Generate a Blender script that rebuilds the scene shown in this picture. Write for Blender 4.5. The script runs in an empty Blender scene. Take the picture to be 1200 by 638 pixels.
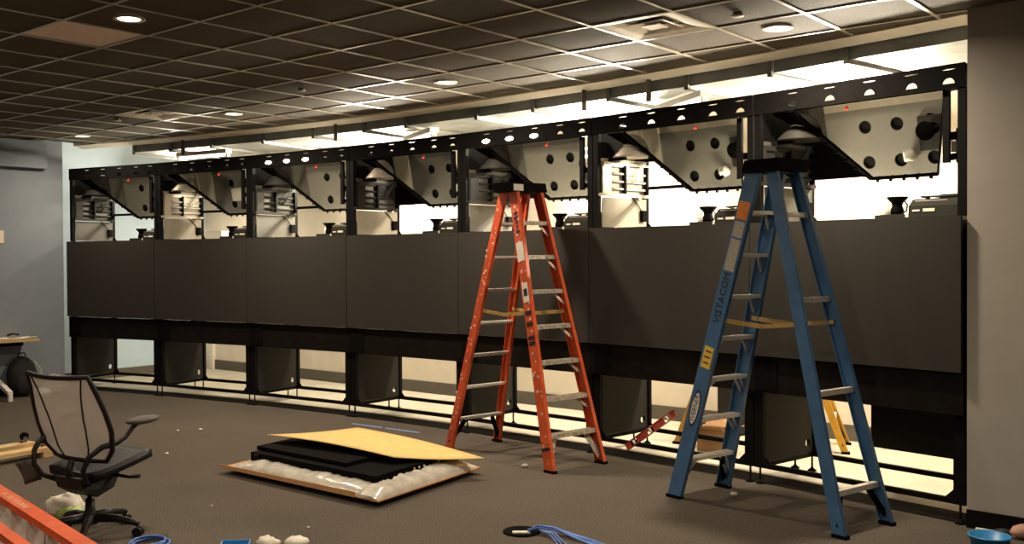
import bpy, bmesh, math, random
from mathutils import Vector, Matrix
random.seed(7)
SC = bpy.context.scene
COL = SC.collection
R = math.radians
# ------------------------------------------------------------------ camera
EYE = 1.73
F_PX = 1172.8
cam_d = bpy.data.cameras.new('camera')
cam_d.sensor_width = 36.0
cam_d.lens = 36.0 * F_PX / 1200.0
cam_d.shift_x = 47.0 / 1200.0
cam_d.clip_start = 0.05
cam = bpy.data.objects.new('camera', cam_d)
COL.objects.link(cam)
cam.matrix_world = Matrix.Translation((0, 0, EYE)) @ Matrix.Rotation(R(90) - 0.0141, 4, 'X') @ Matrix.Rotation(-0.0061, 4, 'Z')
SC.camera = cam
# ------------------------------------------------------------------ world and exposure
world = bpy.data.worlds.new('world')
SC.world = world
world.use_nodes = True
world.node_tree.nodes['Background'].inputs[0].default_value = (0.05, 0.045, 0.04, 1)
world.node_tree.nodes['Background'].inputs[1].default_value = 0.15
SC.view_settings.view_transform = 'Standard'
SC.view_settings.look = 'None'
SC.view_settings.gamma = 1.0
SC.view_settings.use_curve_mapping = False
SC.view_settings.exposure = 0.0
DOWN_W = 46.0        # each recessed downlight
UP_W = 42.0         # back room light, upward part
SIDE_W = 165.0         # back room light, side facing the front room
BACK_W = 105.0       # back room light, downward part
WARM = (1.0, 0.84, 0.64)
BACKC = (1.0, 0.88, 0.68)
# ------------------------------------------------------------------ plan of the place
CEIL = 3.28
W = 1.595
J = []; AN = []
_x, _y = -5.422, 13.386
for _i in range(8):
    _a = 0.488 + 0.068 * _i
    J.append((_x, _y)); AN.append(_a)
    _x += W * math.cos(_a); _y -= W * math.sin(_a)
A2 = Vector((0.7606, -0.6493)); B2 = Vector((0.6493, 0.7606))
def bay_pt(i, u, v):
    a = AN[i]
    return Vector((J[i][0] + u * math.cos(a) + v * math.sin(a), J[i][1] - u * math.sin(a) + v * math.cos(a)))
def wall_curve(v):
    """mitred polyline running v behind the screens"""
    pts = [bay_pt(0, 0, v)]
    for i in range(1, 7):
        a = (AN[i - 1] + AN[i]) / 2; k = v / math.cos((AN[i] - AN[i - 1]) / 2)
        pts.append(Vector((J[i][0] + k * math.sin(a), J[i][1] + k * math.cos(a))))
    pts.append(bay_pt(6, W, v))
    return pts
def meet(p, d, q, e):
    den = d.x * e.y - d.y * e.x
    t = ((q.x - p.x) * e.y - (q.y - p.y) * e.x) / den
    return p + d * t
LC = Vector((-5.45, 13.36))                 # corner where the left wall ends
RC = Vector((3.135, 6.335))                 # edge where the right wall begins
BW = Vector((0.556, 11.85))                 # a point of the back wall
BL = Vector((-5.10, 14.93))                 # a point of the blue end wall
# ------------------------------------------------------------------ materials
def mat(name, col, rough=0.6, metal=0.0, var=0.12, scale=14.0, bump=0.0, bscale=120.0, emit=None, estr=0.0, alpha=1.0, spec=0.5, stretch=None):
    m = bpy.data.materials.new(name); m.use_nodes = True
    nt = m.node_tree; b = nt.nodes['Principled BSDF']
    b.inputs['Roughness'].default_value = rough; b.inputs['Metallic'].default_value = metal
    b.inputs['Specular IOR Level'].default_value = spec
    tc = nt.nodes.new('ShaderNodeTexCoord')
    vec = tc.outputs['Object']
    if stretch:
        mp = nt.nodes.new('ShaderNodeMapping'); mp.inputs['Scale'].default_value = stretch
        nt.links.new(vec, mp.inputs['Vector']); vec = mp.outputs['Vector']
    n = nt.nodes.new('ShaderNodeTexNoise'); n.inputs['Scale'].default_value = scale; n.inputs['Detail'].default_value = 4
    nt.links.new(vec, n.inputs['Vector'])
    r = nt.nodes.new('ShaderNodeValToRGB')
    lo = tuple(max(0, c * (1 - var)) for c in col); hi = tuple(min(1, c * (1 + var)) for c in col)
    r.color_ramp.elements[0].color = (*lo, 1); r.color_ramp.elements[1].color = (*hi, 1)
    r.color_ramp.elements[0].position = 0.3; r.color_ramp.elements[1].position = 0.7
    nt.links.new(n.outputs['Fac'], r.inputs['Fac']); nt.links.new(r.outputs['Color'], b.inputs['Base Color'])
    if bump:
        n2 = nt.nodes.new('ShaderNodeTexNoise'); n2.inputs['Scale'].default_value = bscale; n2.inputs['Detail'].default_value = 3
        nt.links.new(vec, n2.inputs['Vector'])
        bp = nt.nodes.new('ShaderNodeBump'); bp.inputs['Strength'].default_value = bump; bp.inputs['Distance'].default_value = 0.01
        nt.links.new(n2.outputs['Fac'], bp.inputs['Height']); nt.links.new(bp.outputs['Normal'], b.inputs['Normal'])
    if emit:
        b.inputs['Emission Color'].default_value = (*emit, 1); b.inputs['Emission Strength'].default_value = estr
    if alpha < 1: b.inputs['Alpha'].default_value = alpha
    return m
M = {}
def carpet_mat():
    m = mat('carpet', (0.108, 0.090, 0.070), 0.95, var=0.42, scale=85, bump=0.6, bscale=300, spec=0.15)
    nt = m.node_tree; b = nt.nodes['Principled BSDF']
    src = b.inputs['Base Color'].links[0].from_socket
    tc = nt.nodes['Texture Coordinate']
    n = nt.nodes.new('ShaderNodeTexNoise'); n.inputs['Scale'].default_value = 1.1; n.inputs['Detail'].default_value = 3
    nt.links.new(tc.outputs['Object'], n.inputs['Vector'])
    mr = nt.nodes.new('ShaderNodeMapRange'); mr.inputs['To Min'].default_value = 0.82; mr.inputs['To Max'].default_value = 1.18
    nt.links.new(n.outputs['Fac'], mr.inputs['Value'])
    mx = nt.nodes.new('ShaderNodeMix'); mx.data_type = 'RGBA'; mx.blend_type = 'MULTIPLY'; mx.inputs[0].default_value = 1
    nt.links.new(src, mx.inputs[6]); nt.links.new(mr.outputs['Result'], mx.inputs[7])
    nt.links.new(mx.outputs[2], b.inputs['Base Color'])
    return m
M['carpet'] = carpet_mat()
M['concrete'] = mat('concrete', (0.42, 0.38, 0.29), 0.7, var=0.12, scale=3, bump=0.1)
M['tile'] = mat('ceiling_tile', (0.092, 0.072, 0.048), 0.8, var=0.22, scale=60, bump=0.3, bscale=300, spec=0.15)
M['tbar'] = mat('grid_metal', (0.42, 0.38, 0.31), 0.30, 0.3, var=0.08)
M['whitetile'] = mat('white_panel', (0.90, 0.75, 0.63), 0.7, var=0.04)
M['vent'] = mat('vent_paint', (0.72, 0.63, 0.50), 0.5, var=0.06)
M['cream'] = mat('cream_trim', (0.78, 0.70, 0.58), 0.5, var=0.05)
M['leftwall'] = mat('blue_grey_paint', (0.215, 0.245, 0.28), 0.75, var=0.04, scale=5)
M['bluewall'] = mat('pale_blue_paint', (0.50, 0.63, 0.74), 0.75, var=0.04, scale=5)
M['rightwall'] = mat('taupe_paint', (0.41, 0.375, 0.325), 0.75, var=0.04, scale=5)
M['backwall'] = mat('cream_paint', (0.70, 0.62, 0.50), 0.75, var=0.04, scale=5)
M['darkwall'] = mat('room_paint', (0.22, 0.20, 0.17), 0.8, var=0.05, scale=5)
M['basebd'] = mat('black_base', (0.007, 0.0065, 0.006), 0.8, spec=0.05)
M['basebr'] = mat('grey_base', (0.10, 0.085, 0.065), 0.6)
M['door'] = mat('door_paint', (0.72, 0.68, 0.58), 0.5, var=0.03)
M['screen'] = mat('screen_grey', (0.037, 0.0335, 0.028), 0.7, var=0.10, scale=240, spec=0.12)
M['black'] = mat('black_steel', (0.0055, 0.005, 0.0045), 0.55, var=0.2, spec=0.07)
M['matte'] = mat('matte_black', (0.0045, 0.004, 0.0036), 0.75, var=0.2, spec=0.04)
M['valance'] = mat('black_brown_panel', (0.009, 0.007, 0.0055), 0.55, var=0.2, spec=0.08)
M['plate'] = mat('charcoal_plate', (0.026, 0.025, 0.021), 0.6, var=0.1, scale=90, spec=0.12)
M['tan'] = mat('grey_tan_panel_lit', (0.30, 0.27, 0.21), 0.6, var=0.06)  # lit copy of the side panel, brightness put into the colour
M['shadepanel'] = mat('panel_shaded', (0.075, 0.070, 0.056), 0.6, var=0.06)  # shaded copy for side panels and ledges, shade put into the colour
M['deck'] = mat('perforated_deck', (0.13, 0.12, 0.10), 0.55, var=0.06)
M['ledge'] = mat('ledge_paint', (0.30, 0.265, 0.205), 0.6, var=0.06)
M['alu'] = mat('aluminium', (0.74, 0.71, 0.65), 0.42, 0.3, var=0.12, scale=30)
M['aluplate'] = mat('pale_plate', (0.52, 0.47, 0.38), 0.45, 0.3, var=0.08)
M['galv'] = mat('galvanised', (0.27, 0.285, 0.275), 0.45, 0.4, var=0.22, scale=5)
M['dkgalv'] = mat('duct_flange', (0.22, 0.22, 0.20), 0.45, 0.6, var=0.1)
M['mirror'] = mat('mirror_glass', (0.235, 0.235, 0.215), 0.03, 1.0, var=0.02)
M['redled'] = mat('red_led', (0.6, 0.02, 0.01), 0.4, emit=(1, 0.06, 0.03), estr=2.0)
M['bulb'] = mat('lamp_bulb', (1, 0.95, 0.85), 0.4, emit=(1, 0.86, 0.62), estr=20)
M['lens'] = mat('lamp_lens', (1, 0.95, 0.85), 0.4, emit=(1, 0.83, 0.60), estr=9)
M['tubeglow'] = mat('tube_glow', (1, 1, 0.95), 0.4, emit=(1, 0.93, 0.76), estr=4)
M['orange'] = mat('orange_fibreglass', (0.56, 0.082, 0.022), 0.42, var=0.22, scale=9)
M['orange2'] = mat('bright_orange_fibreglass', (0.72, 0.105, 0.022), 0.42, var=0.14, scale=9)
M['blue'] = mat('blue_fibreglass', (0.050, 0.135, 0.270), 0.42, var=0.18, scale=9)
M['yellow'] = mat('yellow_fibreglass', (0.62, 0.33, 0.030), 0.45, var=0.12)
M['spread'] = mat('spreader_tan', (0.40, 0.26, 0.075), 0.5, var=0.2)
M['stepdirty'] = mat('paint_spattered_step', (0.52, 0.47, 0.38), 0.5, 0.45, var=0.45, scale=45)
M['white'] = mat('white_paint', (0.75, 0.73, 0.68), 0.6, var=0.06)
M['paper'] = mat('paper', (0.72, 0.68, 0.58), 0.8, var=0.10)
M['sticker'] = mat('grey_sticker', (0.42, 0.38, 0.31), 0.6, var=0.15, scale=60)
M['stickero'] = mat('orange_sticker', (0.80, 0.24, 0.02), 0.5)
M['stickery'] = mat('yellow_sticker', (0.75, 0.50, 0.05), 0.5, var=0.1)
M['navy'] = mat('navy_ink', (0.012, 0.016, 0.06), 0.5)
M['ink'] = mat('black_ink', (0.010, 0.010, 0.012), 0.5)
M['inkw'] = mat('pale_ink', (0.85, 0.55, 0.32), 0.6)
M['card'] = mat('cardboard', (0.50, 0.27, 0.10), 0.85, var=0.12, scale=8, stretch=(1, 14, 1))
M['cardy'] = mat('yellow_cardboard', (0.74, 0.51, 0.18), 0.8, var=0.06)
M['box'] = mat('box_cardboard', (0.46, 0.27, 0.13), 0.85, var=0.08)
M['wrap'] = mat('plastic_wrap', (0.60, 0.56, 0.48), 0.16, var=0.22, scale=9, bump=0.22, bscale=34, alpha=0.80)
M['wrapw'] = mat('white_plastic', (0.80, 0.79, 0.72), 0.3, var=0.15, bump=0.6, bscale=30)
M['wood'] = mat('pine_board', (0.62, 0.42, 0.19), 0.6, var=0.18, scale=10, stretch=(1, 12, 12))
M['maple'] = mat('desk_laminate', (0.60, 0.38, 0.15), 0.45, var=0.08, stretch=(1, 10, 1))
M['mesh'] = mat('chair_mesh', (0.42, 0.43, 0.41), 0.8, var=0.10, scale=300, alpha=0.80)
def mesh_fabric(m):
    nt = m.node_tree; b = nt.nodes['Principled BSDF']; out = nt.nodes['Material Output']
    tr = nt.nodes.new('ShaderNodeBsdfTranslucent'); tr.inputs['Color'].default_value = (0.62, 0.57, 0.50, 1)
    tp = nt.nodes.new('ShaderNodeBsdfTransparent'); b.inputs['Alpha'].default_value = 1.0
    m1 = nt.nodes.new('ShaderNodeMixShader'); m1.inputs[0].default_value = 0.17
    m2 = nt.nodes.new('ShaderNodeMixShader'); m2.inputs[0].default_value = 0.20
    nt.links.new(b.outputs[0], m1.inputs[1]); nt.links.new(tr.outputs[0], m1.inputs[2])
    nt.links.new(m1.outputs[0], m2.inputs[1]); nt.links.new(tp.outputs[0], m2.inputs[2]); nt.links.new(m2.outputs[0], out.inputs['Surface'])
mesh_fabric(M['mesh'])
M['chair'] = mat('chair_black', (0.010, 0.0095, 0.009), 0.42, spec=0.25)
M['armpad'] = mat('arm_pad', (0.075, 0.065, 0.054), 0.6, var=0.1)
M['chrome'] = mat('chrome', (0.6, 0.58, 0.55), 0.15, 1.0, var=0.03)
M['redlev'] = mat('level_red', (0.42, 0.055, 0.035), 0.4, var=0.1)
M['pink'] = mat('level_end', (0.60, 0.30, 0.22), 0.5)
M['bag'] = mat('bag_fabric', (0.012, 0.012, 0.012), 0.7, bump=0.3)
M['cable'] = mat('blue_cable', (0.10, 0.22, 0.62), 0.4, var=0.15)
M['cableb'] = mat('black_cable', (0.012, 0.012, 0.012), 0.5)
M['btape'] = mat('blue_tape', (0.20, 0.34, 0.66), 0.6)
M['bblue'] = mat('bright_blue', (0.03, 0.22, 0.48), 0.4)
M['green'] = mat('green_wrapper', (0.32, 0.42, 0.12), 0.5, var=0.5, scale=30)
M['bagw'] = mat('food_bag', (0.72, 0.66, 0.55), 0.5, var=0.15, bump=0.5, bscale=25)
M['skin'] = mat('tan_fabric', (0.42, 0.24, 0.17), 0.7)
# ------------------------------------------------------------------ mesh helpers
class MB:
    def __init__(s): s.v = []; s.f = []; s.sm = []
    def add(s, vs, fs, smooth=False):
        o = len(s.v); s.v += [tuple(p) for p in vs]
        for f in fs: s.f.append(tuple(i + o for i in f)); s.sm.append(smooth)
        return s
    def box(s, x0, x1, y0, y1, z0, z1):
        vs = [(x, y, z) for z in (z0, z1) for (x, y) in ((x0, y0), (x1, y0), (x1, y1), (x0, y1))]
        return s.add(vs, [(3, 2, 1, 0), (4, 5, 6, 7), (0, 1, 5, 4), (1, 2, 6, 5), (2, 3, 7, 6), (3, 0, 4, 7)])
    def bar(s, p0, p1, w, h, up=(0, 0, 1)):
        """box along p0-p1, w across, h along the up direction"""
        p0 = Vector(p0); p1 = Vector(p1); t = (p1 - p0).normalized(); up = Vector(up)
        sd = t.cross(up)
        if sd.length < 1e-5: sd = t.cross(Vector((1, 0, 0)))
        sd.normalize(); u = sd.cross(t).normalized()
        vs = []
        for p in (p0, p1):
            for a, b in ((-1, -1), (1, -1), (1, 1), (-1, 1)): vs.append(p + sd * (a * w / 2) + u * (b * h / 2))
        return s.add(vs, [(0, 1, 2, 3), (7, 6, 5, 4), (0, 4, 5, 1), (1, 5, 6, 2), (2, 6, 7, 3), (3, 7, 4, 0)])
    def tube(s, pts, r, n=10, caps=True):
        pts = [Vector(p) for p in pts]; k = len(pts)
        rs = r if isinstance(r, (list, tuple)) else [r] * k
        prev = None; vs = []
        for i, p in enumerate(pts):
            t = (pts[min(i + 1, k - 1)] - pts[max(i - 1, 0)]).normalized()
            if prev is None:
                ref = Vector((0, 0, 1)) if abs(t.z) < 0.9 else Vector((1, 0, 0))
                a = t.cross(ref).normalized()
            else:
                a = (prev - t * prev.dot(t)).normalized()
            prev = a; b = t.cross(a)
            for j in range(n):
                q = 2 * math.pi * j / n
                vs.append(p + (a * math.cos(q) + b * math.sin(q)) * rs[i])
        fs = [(i * n + j, i * n + (j + 1) % n, (i + 1) * n + (j + 1) % n, (i + 1) * n + j) for i in range(k - 1) for j in range(n)]
        s.add(vs, fs, True)
        if caps:
            o = len(s.v) - len(vs)
            s.f.append(tuple(o + j for j in reversed(range(n)))); s.sm.append(False)
            s.f.append(tuple(o + (k - 1) * n + j for j in range(n))); s.sm.append(False)
        return s
    def cyl(s, p0, p1, r0, r1=None, n=14): return s.tube([p0, p1], [r0, r0 if r1 is None else r1], n)
    def prism(s, pts, ext):
        """planar polygon (3-D points) pushed along ext"""
        pts = [Vector(p) for p in pts]; e = Vector(ext); n = len(pts)
        fs = [tuple(reversed(range(n))), tuple(range(n, 2 * n))] + [(i, (i + 1) % n, n + (i + 1) % n, n + i) for i in range(n)]
        return s.add(pts + [p + e for p in pts], fs)
    def lathe(s, prof, c=(0, 0, 0), n=20):
        vs = [(c[0] + r * math.cos(2 * math.pi * j / n), c[1] + r * math.sin(2 * math.pi * j / n), c[2] + z) for r, z in prof for j in range(n)]
        k = len(prof)
        fs = [(i * n + j, i * n + (j + 1) % n, (i + 1) * n + (j + 1) % n, (i + 1) * n + j) for i in range(k - 1) for j in range(n)]
        s.add(vs, fs, True)
        o = len(s.v) - len(vs)
        if prof[0][0] > 1e-4: s.f.append(tuple(o + j for j in reversed(range(n)))); s.sm.append(False)
        if prof[-1][0] > 1e-4: s.f.append(tuple(o + (k - 1) * n + j for j in range(n))); s.sm.append(False)
        return s
    def blob(s, c, r, n=12, m=8, wob=0.15, seed=0, flat=None):
        rnd = random.Random(seed); vs = []
        for i in range(m + 1):
            th = math.pi * i / m
            for j in range(n):
                ph = 2 * math.pi * j / n
                k = 1 + (rnd.random() - 0.5) * 2 * wob
                z = c[2] + r[2] * math.cos(th) * k
                if flat is not None: z = max(flat, z)
                vs.append((c[0] + r[0] * math.sin(th) * math.cos(ph) * k, c[1] + r[1] * math.sin(th) * math.sin(ph) * k, z))
        fs = [(i * n + j, i * n + (j + 1) % n, (i + 1) * n + (j + 1) % n, (i + 1) * n + j) for i in range(m) for j in range(n)]
        return s.add(vs, fs, True)
    def sheet(s, P, nx, ny, fn, th=0.004):
        """P: corner points (a,b,c,d) bilinear, displaced by fn(s,t) -> Vector, with thickness"""
        a, b, c, d = [Vector(p) for p in P]; top = []; 
        for j in range(ny + 1):
            for i in range(nx + 1):
                u, v = i / nx, j / ny
                top.append(a * (1 - u) * (1 - v) + b * u * (1 - v) + c * u * v + d * (1 - u) * v + Vector(fn(u, v)))
        nrm = (b - a).cross(d - a).normalized() * th
        k = len(top); bot = [p - nrm for p in top]; w = nx + 1
        fs = []
        for j in range(ny):
            for i in range(nx):
                q = (j * w + i, j * w + i + 1, (j + 1) * w + i + 1, (j + 1) * w + i)
                fs.append(q); fs.append(tuple(k + t for t in reversed(q)))
        ring = [i for i in range(w)] + [j * w + nx for j in range(1, ny + 1)] + [ny * w + i for i in range(nx - 1, -1, -1)] + [j * w for j in range(ny - 1, 0, -1)]
        for i in range(len(ring)):
            p, q = ring[i], ring[(i + 1) % len(ring)]; fs.append((q, p, p + k, q + k))
        return s.add(top + bot, fs, True)
    def holed(s, rect, c, shape, mp, th, n=20):
        """one rectangular cell with one hole; shape(angle)->radius; mp(x,y,d) -> 3-D"""
        x0, x1, y0, y1 = rect
        ang = [2 * math.pi * j / n for j in range(n)] + [math.atan2(y - c[1], x - c[0]) % (2 * math.pi) for x in (x0, x1) for y in (y0, y1)]
        ang = sorted(set(round(a, 5) for a in ang)); k = len(ang); inn = []; out = []
        for a in ang:
            dx, dy = math.cos(a), math.sin(a); r = shape(a)
            inn.append((c[0] + dx * r, c[1] + dy * r))
            t = min(((x1 - c[0]) / dx if dx > 1e-9 else (x0 - c[0]) / dx if dx < -1e-9 else 1e9), ((y1 - c[1]) / dy if dy > 1e-9 else (y0 - c[1]) / dy if dy < -1e-9 else 1e9))
            out.append((c[0] + dx * t, c[1] + dy * t))
        vs = [mp(x, y, d) for d in (0, th) for ring in (inn, out) for (x, y) in ring]
        fs = []
        for j in range(k):
            q = (j + 1) % k
            fs += [(j, k + j, k + q, q), (2 * k + q, 3 * k + q, 3 * k + j, 2 * k + j), (q, 2 * k + q, 2 * k + j, j), (k + j, 3 * k + j, 3 * k + q, k + q)]
        return s.add(vs, fs)
    def mesh(s, name, m):
        me = bpy.data.meshes.new(name); me.from_pydata(s.v, [], s.f); me.update()
        me.polygons.foreach_set('use_smooth', s.sm)
        bm = bmesh.new(); bm.from_mesh(me); bmesh.ops.recalc_face_normals(bm, faces=bm.faces); bm.to_mesh(me); bm.free()
        for q in (m if isinstance(m, (list, tuple)) else [m]): me.materials.append(M[q])
        return me
    def build(s, name, m, parent=None, label=None):
        o = bpy.data.objects.new(name, s.mesh(name, m)); COL.objects.link(o)
        if parent: o.parent = parent
        if label: o['label'] = label
        return o
def inst(me, name, parent, loc, rz=0.0):
    o = bpy.data.objects.new(name, me); COL.objects.link(o); o.parent = parent; o.location = loc; o.rotation_euler.z = rz
    return o
def tag(o, label, cat, group=None, kind=None):
    o['label'] = label; o['category'] = cat
    if group: o['group'] = group
    if kind: o['kind'] = kind
    return o
def struct(o): o['kind'] = 'structure'; return o
def thing(name, label, cat, loc=(0, 0, 0), rz=0.0, group=None):
    o = bpy.data.objects.new(name, None); COL.objects.link(o); o.empty_display_size = 0.1
    o.location = loc; o.rotation_euler.z = rz
    return tag(o, label, cat, group)
def copy_tree(o, parent=None):
    c = o.copy(); COL.objects.link(c)
    if parent: c.parent = parent
    for ch in list(o.children): copy_tree(ch, c)
    return c
def text_mesh(body, size, origin, xd, yd, m, name, parent, extr=0.0012, spacing=1.0, sx=1.0):
    cu = bpy.data.curves.new('lettering', 'FONT'); cu.body = body; cu.size = size; cu.extrude = extr; cu.align_x = 'CENTER'; cu.align_y = 'CENTER'; cu.space_character = spacing; cu.resolution_u = 2
    t = bpy.data.objects.new('tmp', cu); me = bpy.data.meshes.new_from_object(t)
    bpy.data.objects.remove(t); bpy.data.curves.remove(cu)
    xd = Vector(xd).normalized(); yd = Vector(yd); yd = (yd - xd * yd.dot(xd)).normalized(); z = xd.cross(yd)
    mt = Matrix((xd * sx, yd, z)).transposed().to_4x4(); mt.translation = Vector(origin)
    me.transform(mt); me.materials.clear(); me.materials.append(M[m])
    o = bpy.data.objects.new(name, me); COL.objects.link(o); o.parent = parent
    return o
def clip_poly(poly, p, n):
    """keep the side of the line through p where (q-p).n <= 0"""
    out = []
    for i in range(len(poly)):
        a, b = poly[i], poly[(i + 1) % len(poly)]; da, db = (a - p).dot(n), (b - p).dot(n)
        if da <= 0: out.append(a)
        if da * db < 0: out.append(a + (b - a) * (da / (da - db)))
    return out
V3 = lambda p, z: Vector((p[0], p[1], z))
# ------------------------------------------------------------------ structure: floors and walls
S0 = LC - B2 * 9.0 - A2 * 0.0; S1 = LC + A2 * 16.2; S2 = S1 - B2 * 9.0
curve0 = wall_curve(0.0); curve1 = wall_curve(0.10); curve3 = wall_curve(0.38); curveT = wall_curve(0.15)
BC = meet(BL, B2, BW, A2)                          # far left corner of the back room
RE = meet(RC + A2 * 0.35, B2, BW, A2)
front_poly = [S0, S2, S1, RC] + list(reversed(curve0)) + [LC]
struct(MB().prism([V3(p, 0) for p in [S0, S2, S1, RC] + list(reversed(curve1)) + [LC]], (0, 0, -0.05)).build('floor', 'carpet'))
back_poly = list(curve3) + [RC + A2 * 0.35, RE, BC, BL - B2 * 2.5]
struct(MB().prism([V3(p, 0) for p in back_poly], (0, 0, -0.05)).build('floor_backroom', 'concrete'))
b = MB()
for i in range(7):
    b.prism([V3(curve1[i], 0.0), V3(curve1[i + 1], 0.0), V3(curve3[i + 1], 0.0), V3(curve3[i], 0.0)], (0, 0, -0.05))
struct(b.build('trim_threshold', 'basebd'))
def wall(name, p, q, z0, z1, th, m):
    """wall standing from p to q, thickness to the left of the direction p->q"""
    d = (q - p).normalized(); n = Vector((-d.y, d.x)) * th
    return struct(MB().prism([V3(p, z0), V3(q, z0), V3(q + n, z0), V3(p + n, z0)], (0, 0, z1 - z0)).build(name, m))
wall('wall_left', S0, LC, -0.05, CEIL + 0.4, 0.14, 'leftwall')
wl = bpy.data.objects['wall_left']
d = B2; nb = -Vector((-B2.y, B2.x))
bk0 = LC - B2 * 7.5; bk1 = LC - B2 * 0.26
struct(MB().prism([V3(bk0, 2.93), V3(bk1, 2.93), V3(bk1 + nb * 0.10, 2.93), V3(bk0 + nb * 0.10, 2.93)], (0, 0, CEIL - 2.93)).build('trim_bulkhead', 'leftwall'))
wall('wall_right', RC, S1, -0.05, CEIL + 0.4, 0.30, 'rightwall')
wall('wall_rear', S1, S2, -0.05, CEIL + 0.4, 0.12, 'darkwall')
wall('wall_near', S2, S0, -0.05, CEIL + 0.4, 0.12, 'darkwall')
wall('wall_back', BC, RE, -0.05, 4.2, 0.12, 'backwall')
wall('wall_far', BL - B2 * 2.6, BC, -0.05, 4.2, 0.12, 'bluewall')
wall('wall_backroom_right', RE + A2 * 0.1, RC + A2 * 0.45 + B2 * 0.31, -0.05, 4.2, 0.12, 'backwall')
def strip(name, p, q, z0, z1, off, th, m):
    d = (q - p).normalized(); n = Vector((d.y, -d.x))
    return struct(MB().prism([V3(p + n * off, z0), V3(q + n * off, z0), V3(q + n * (off + th), z0), V3(p + n * (off + th), z0)], (0, 0, z1 - z0)).build(name, m))
strip('baseboard_left', S0, LC, 0, 0.10, 0.0, 0.012, 'basebd')
strip('baseboard_right', RC, S1, 0, 0.115, 0.0, 0.014, 'basebd')
strip('trim_right', RC + A2 * 0.06, RC + A2 * 1.2, 0, 0.012, 0.014, 0.035, 'cream')
strip('baseboard_back', BC, RE - A2 * 0.05, 0, 0.15, 0.0, 0.014, 'basebr')
strip('baseboard_far', BL - B2 * 2.4, BC, 0, 0.13, 0.0, 0.014, 'basebr')
struct(MB().prism([V3(p, 4.2) for p in (LC - A2 * 1.2, S1 - A2 * 3, RE + A2, BC - A2)], (0, 0, 0.06)).build('ceiling_backroom', 'backwall'))
# upper front wall above the trim hides the plenum from the front room's ceiling void
# ------------------------------------------------------------------ ceiling of the front room
TILE = 0.6096
GO = Vector((-0.046, 6.673))                       # a crossing of the ceiling grid
ceil_poly = [S0, S2, S1, RC] + list(reversed(curveT[:])) + [LC]
ceil = struct(MB().prism([V3(p, CEIL + 0.03) for p in ceil_poly], (0, 0, 0.03)).build('ceiling', 'tile'))
def clip_front(poly, grow=0.0):
    for i in range(7):
        a = AN[i]; n = Vector((math.sin(a), math.cos(a)))
        poly = clip_poly(poly, curveT[i] - n * 0.01, n)
        if len(poly) < 3: return []
    poly = clip_poly(poly, LC + nb * 0.005, -nb)
    if len(poly) >= 3: poly = clip_poly(poly, RC - B2 * 0.005, B2) if poly[0].x > 3.0 else poly
    return poly
tile_me = None; n_tiles = 0
full_me = MB().box(0.013, TILE - 0.013, 0.013, TILE - 0.013, 0, 0.018).mesh('ceiling_tile', 'tile')
ang = math.atan2(A2.y, A2.x)
SPECIAL = {(-4, -3): 'white', (1, 1): 'vent', (-9, 1): 'vent2'}
for bi in range(-13, 7):
    for ai in range(-6, 9):
        p0 = GO + A2 * (bi * TILE) + B2 * (ai * TILE)
        c = p0 + (A2 + B2) * TILE / 2
        if c.y < 3.6 or c.x < -0.66 * c.y - 0.3 or c.x > 0.62 * c.y + 0.4: continue
        poly = [p0, p0 + A2 * TILE, p0 + (A2 + B2) * TILE, p0 + B2 * TILE]
        cl = clip_front(poly)
        if len(cl) < 3: continue
        area = abs(sum(cl[i].x * cl[(i + 1) % len(cl)].y - cl[i].y * cl[(i + 1) % len(cl)].x for i in range(len(cl)))) / 2
        if area < 0.02: continue
        if (bi, ai) in SPECIAL: continue
        n_tiles += 1
        if area > 0.999 * TILE * TILE:
            o = inst(full_me, 'ceiling_tile', ceil, (p0.x, p0.y, CEIL + 0.006), ang)
        else:
            cc = sum(cl, Vector((0, 0))) / len(cl)
            sh = [cc + (q - cc) * 0.965 for q in cl]
            MB().prism([V3(q, CEIL + 0.006) for q in sh], (0, 0, 0.018)).build('ceiling_tile', 'tile', ceil)
def grid_line(p, d):
    """clip a long grid line to the ceiling outline"""
    t0, t1 = -12.0, 12.0
    cons = [(curveT[i], Vector((math.sin(AN[i]), math.cos(AN[i])))) for i in range(7)] + [(LC + nb * 0.005, -nb), (RC - B2 * 0.005, B2 * 0.0), (Vector((0, 2.6)), Vector((0, -1)))]
    for q, n in cons:
        den = d.dot(n)
        if abs(den) < 1e-6: continue
        t = (q - p).dot(n) / den
        if den > 0: t1 = min(t1, t)
        else: t0 = max(t0, t)
    return (t0, t1) if t1 - t0 > 0.1 else None
for ai in range(-6, 9):
    p = GO + B2 * (ai * TILE); g = grid_line(p, A2)
    if g:
        t0, t1 = max(g[0], -9), min(g[1], 6)
        if t1 > t0: MB().bar(V3(p + A2 * t0, CEIL + 0.002), V3(p + A2 * t1, CEIL + 0.002), 0.026, 0.008).build('grid_bar', 'tbar', ceil)
for bi in range(-13, 8):
    p = GO + A2 * (bi * TILE); g = grid_line(p, B2)
    if g:
        t0, t1 = max(g[0], -4), g[1]
        if t1 > t0: MB().bar(V3(p + B2 * t0, CEIL + 0.0015), V3(p + B2 * t1, CEIL + 0.0015), 0.026, 0.008).build('grid_bar', 'tbar', ceil)
tr = MB()
tc1 = wall_curve(0.135); tc2 = wall_curve(0.295)
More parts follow.
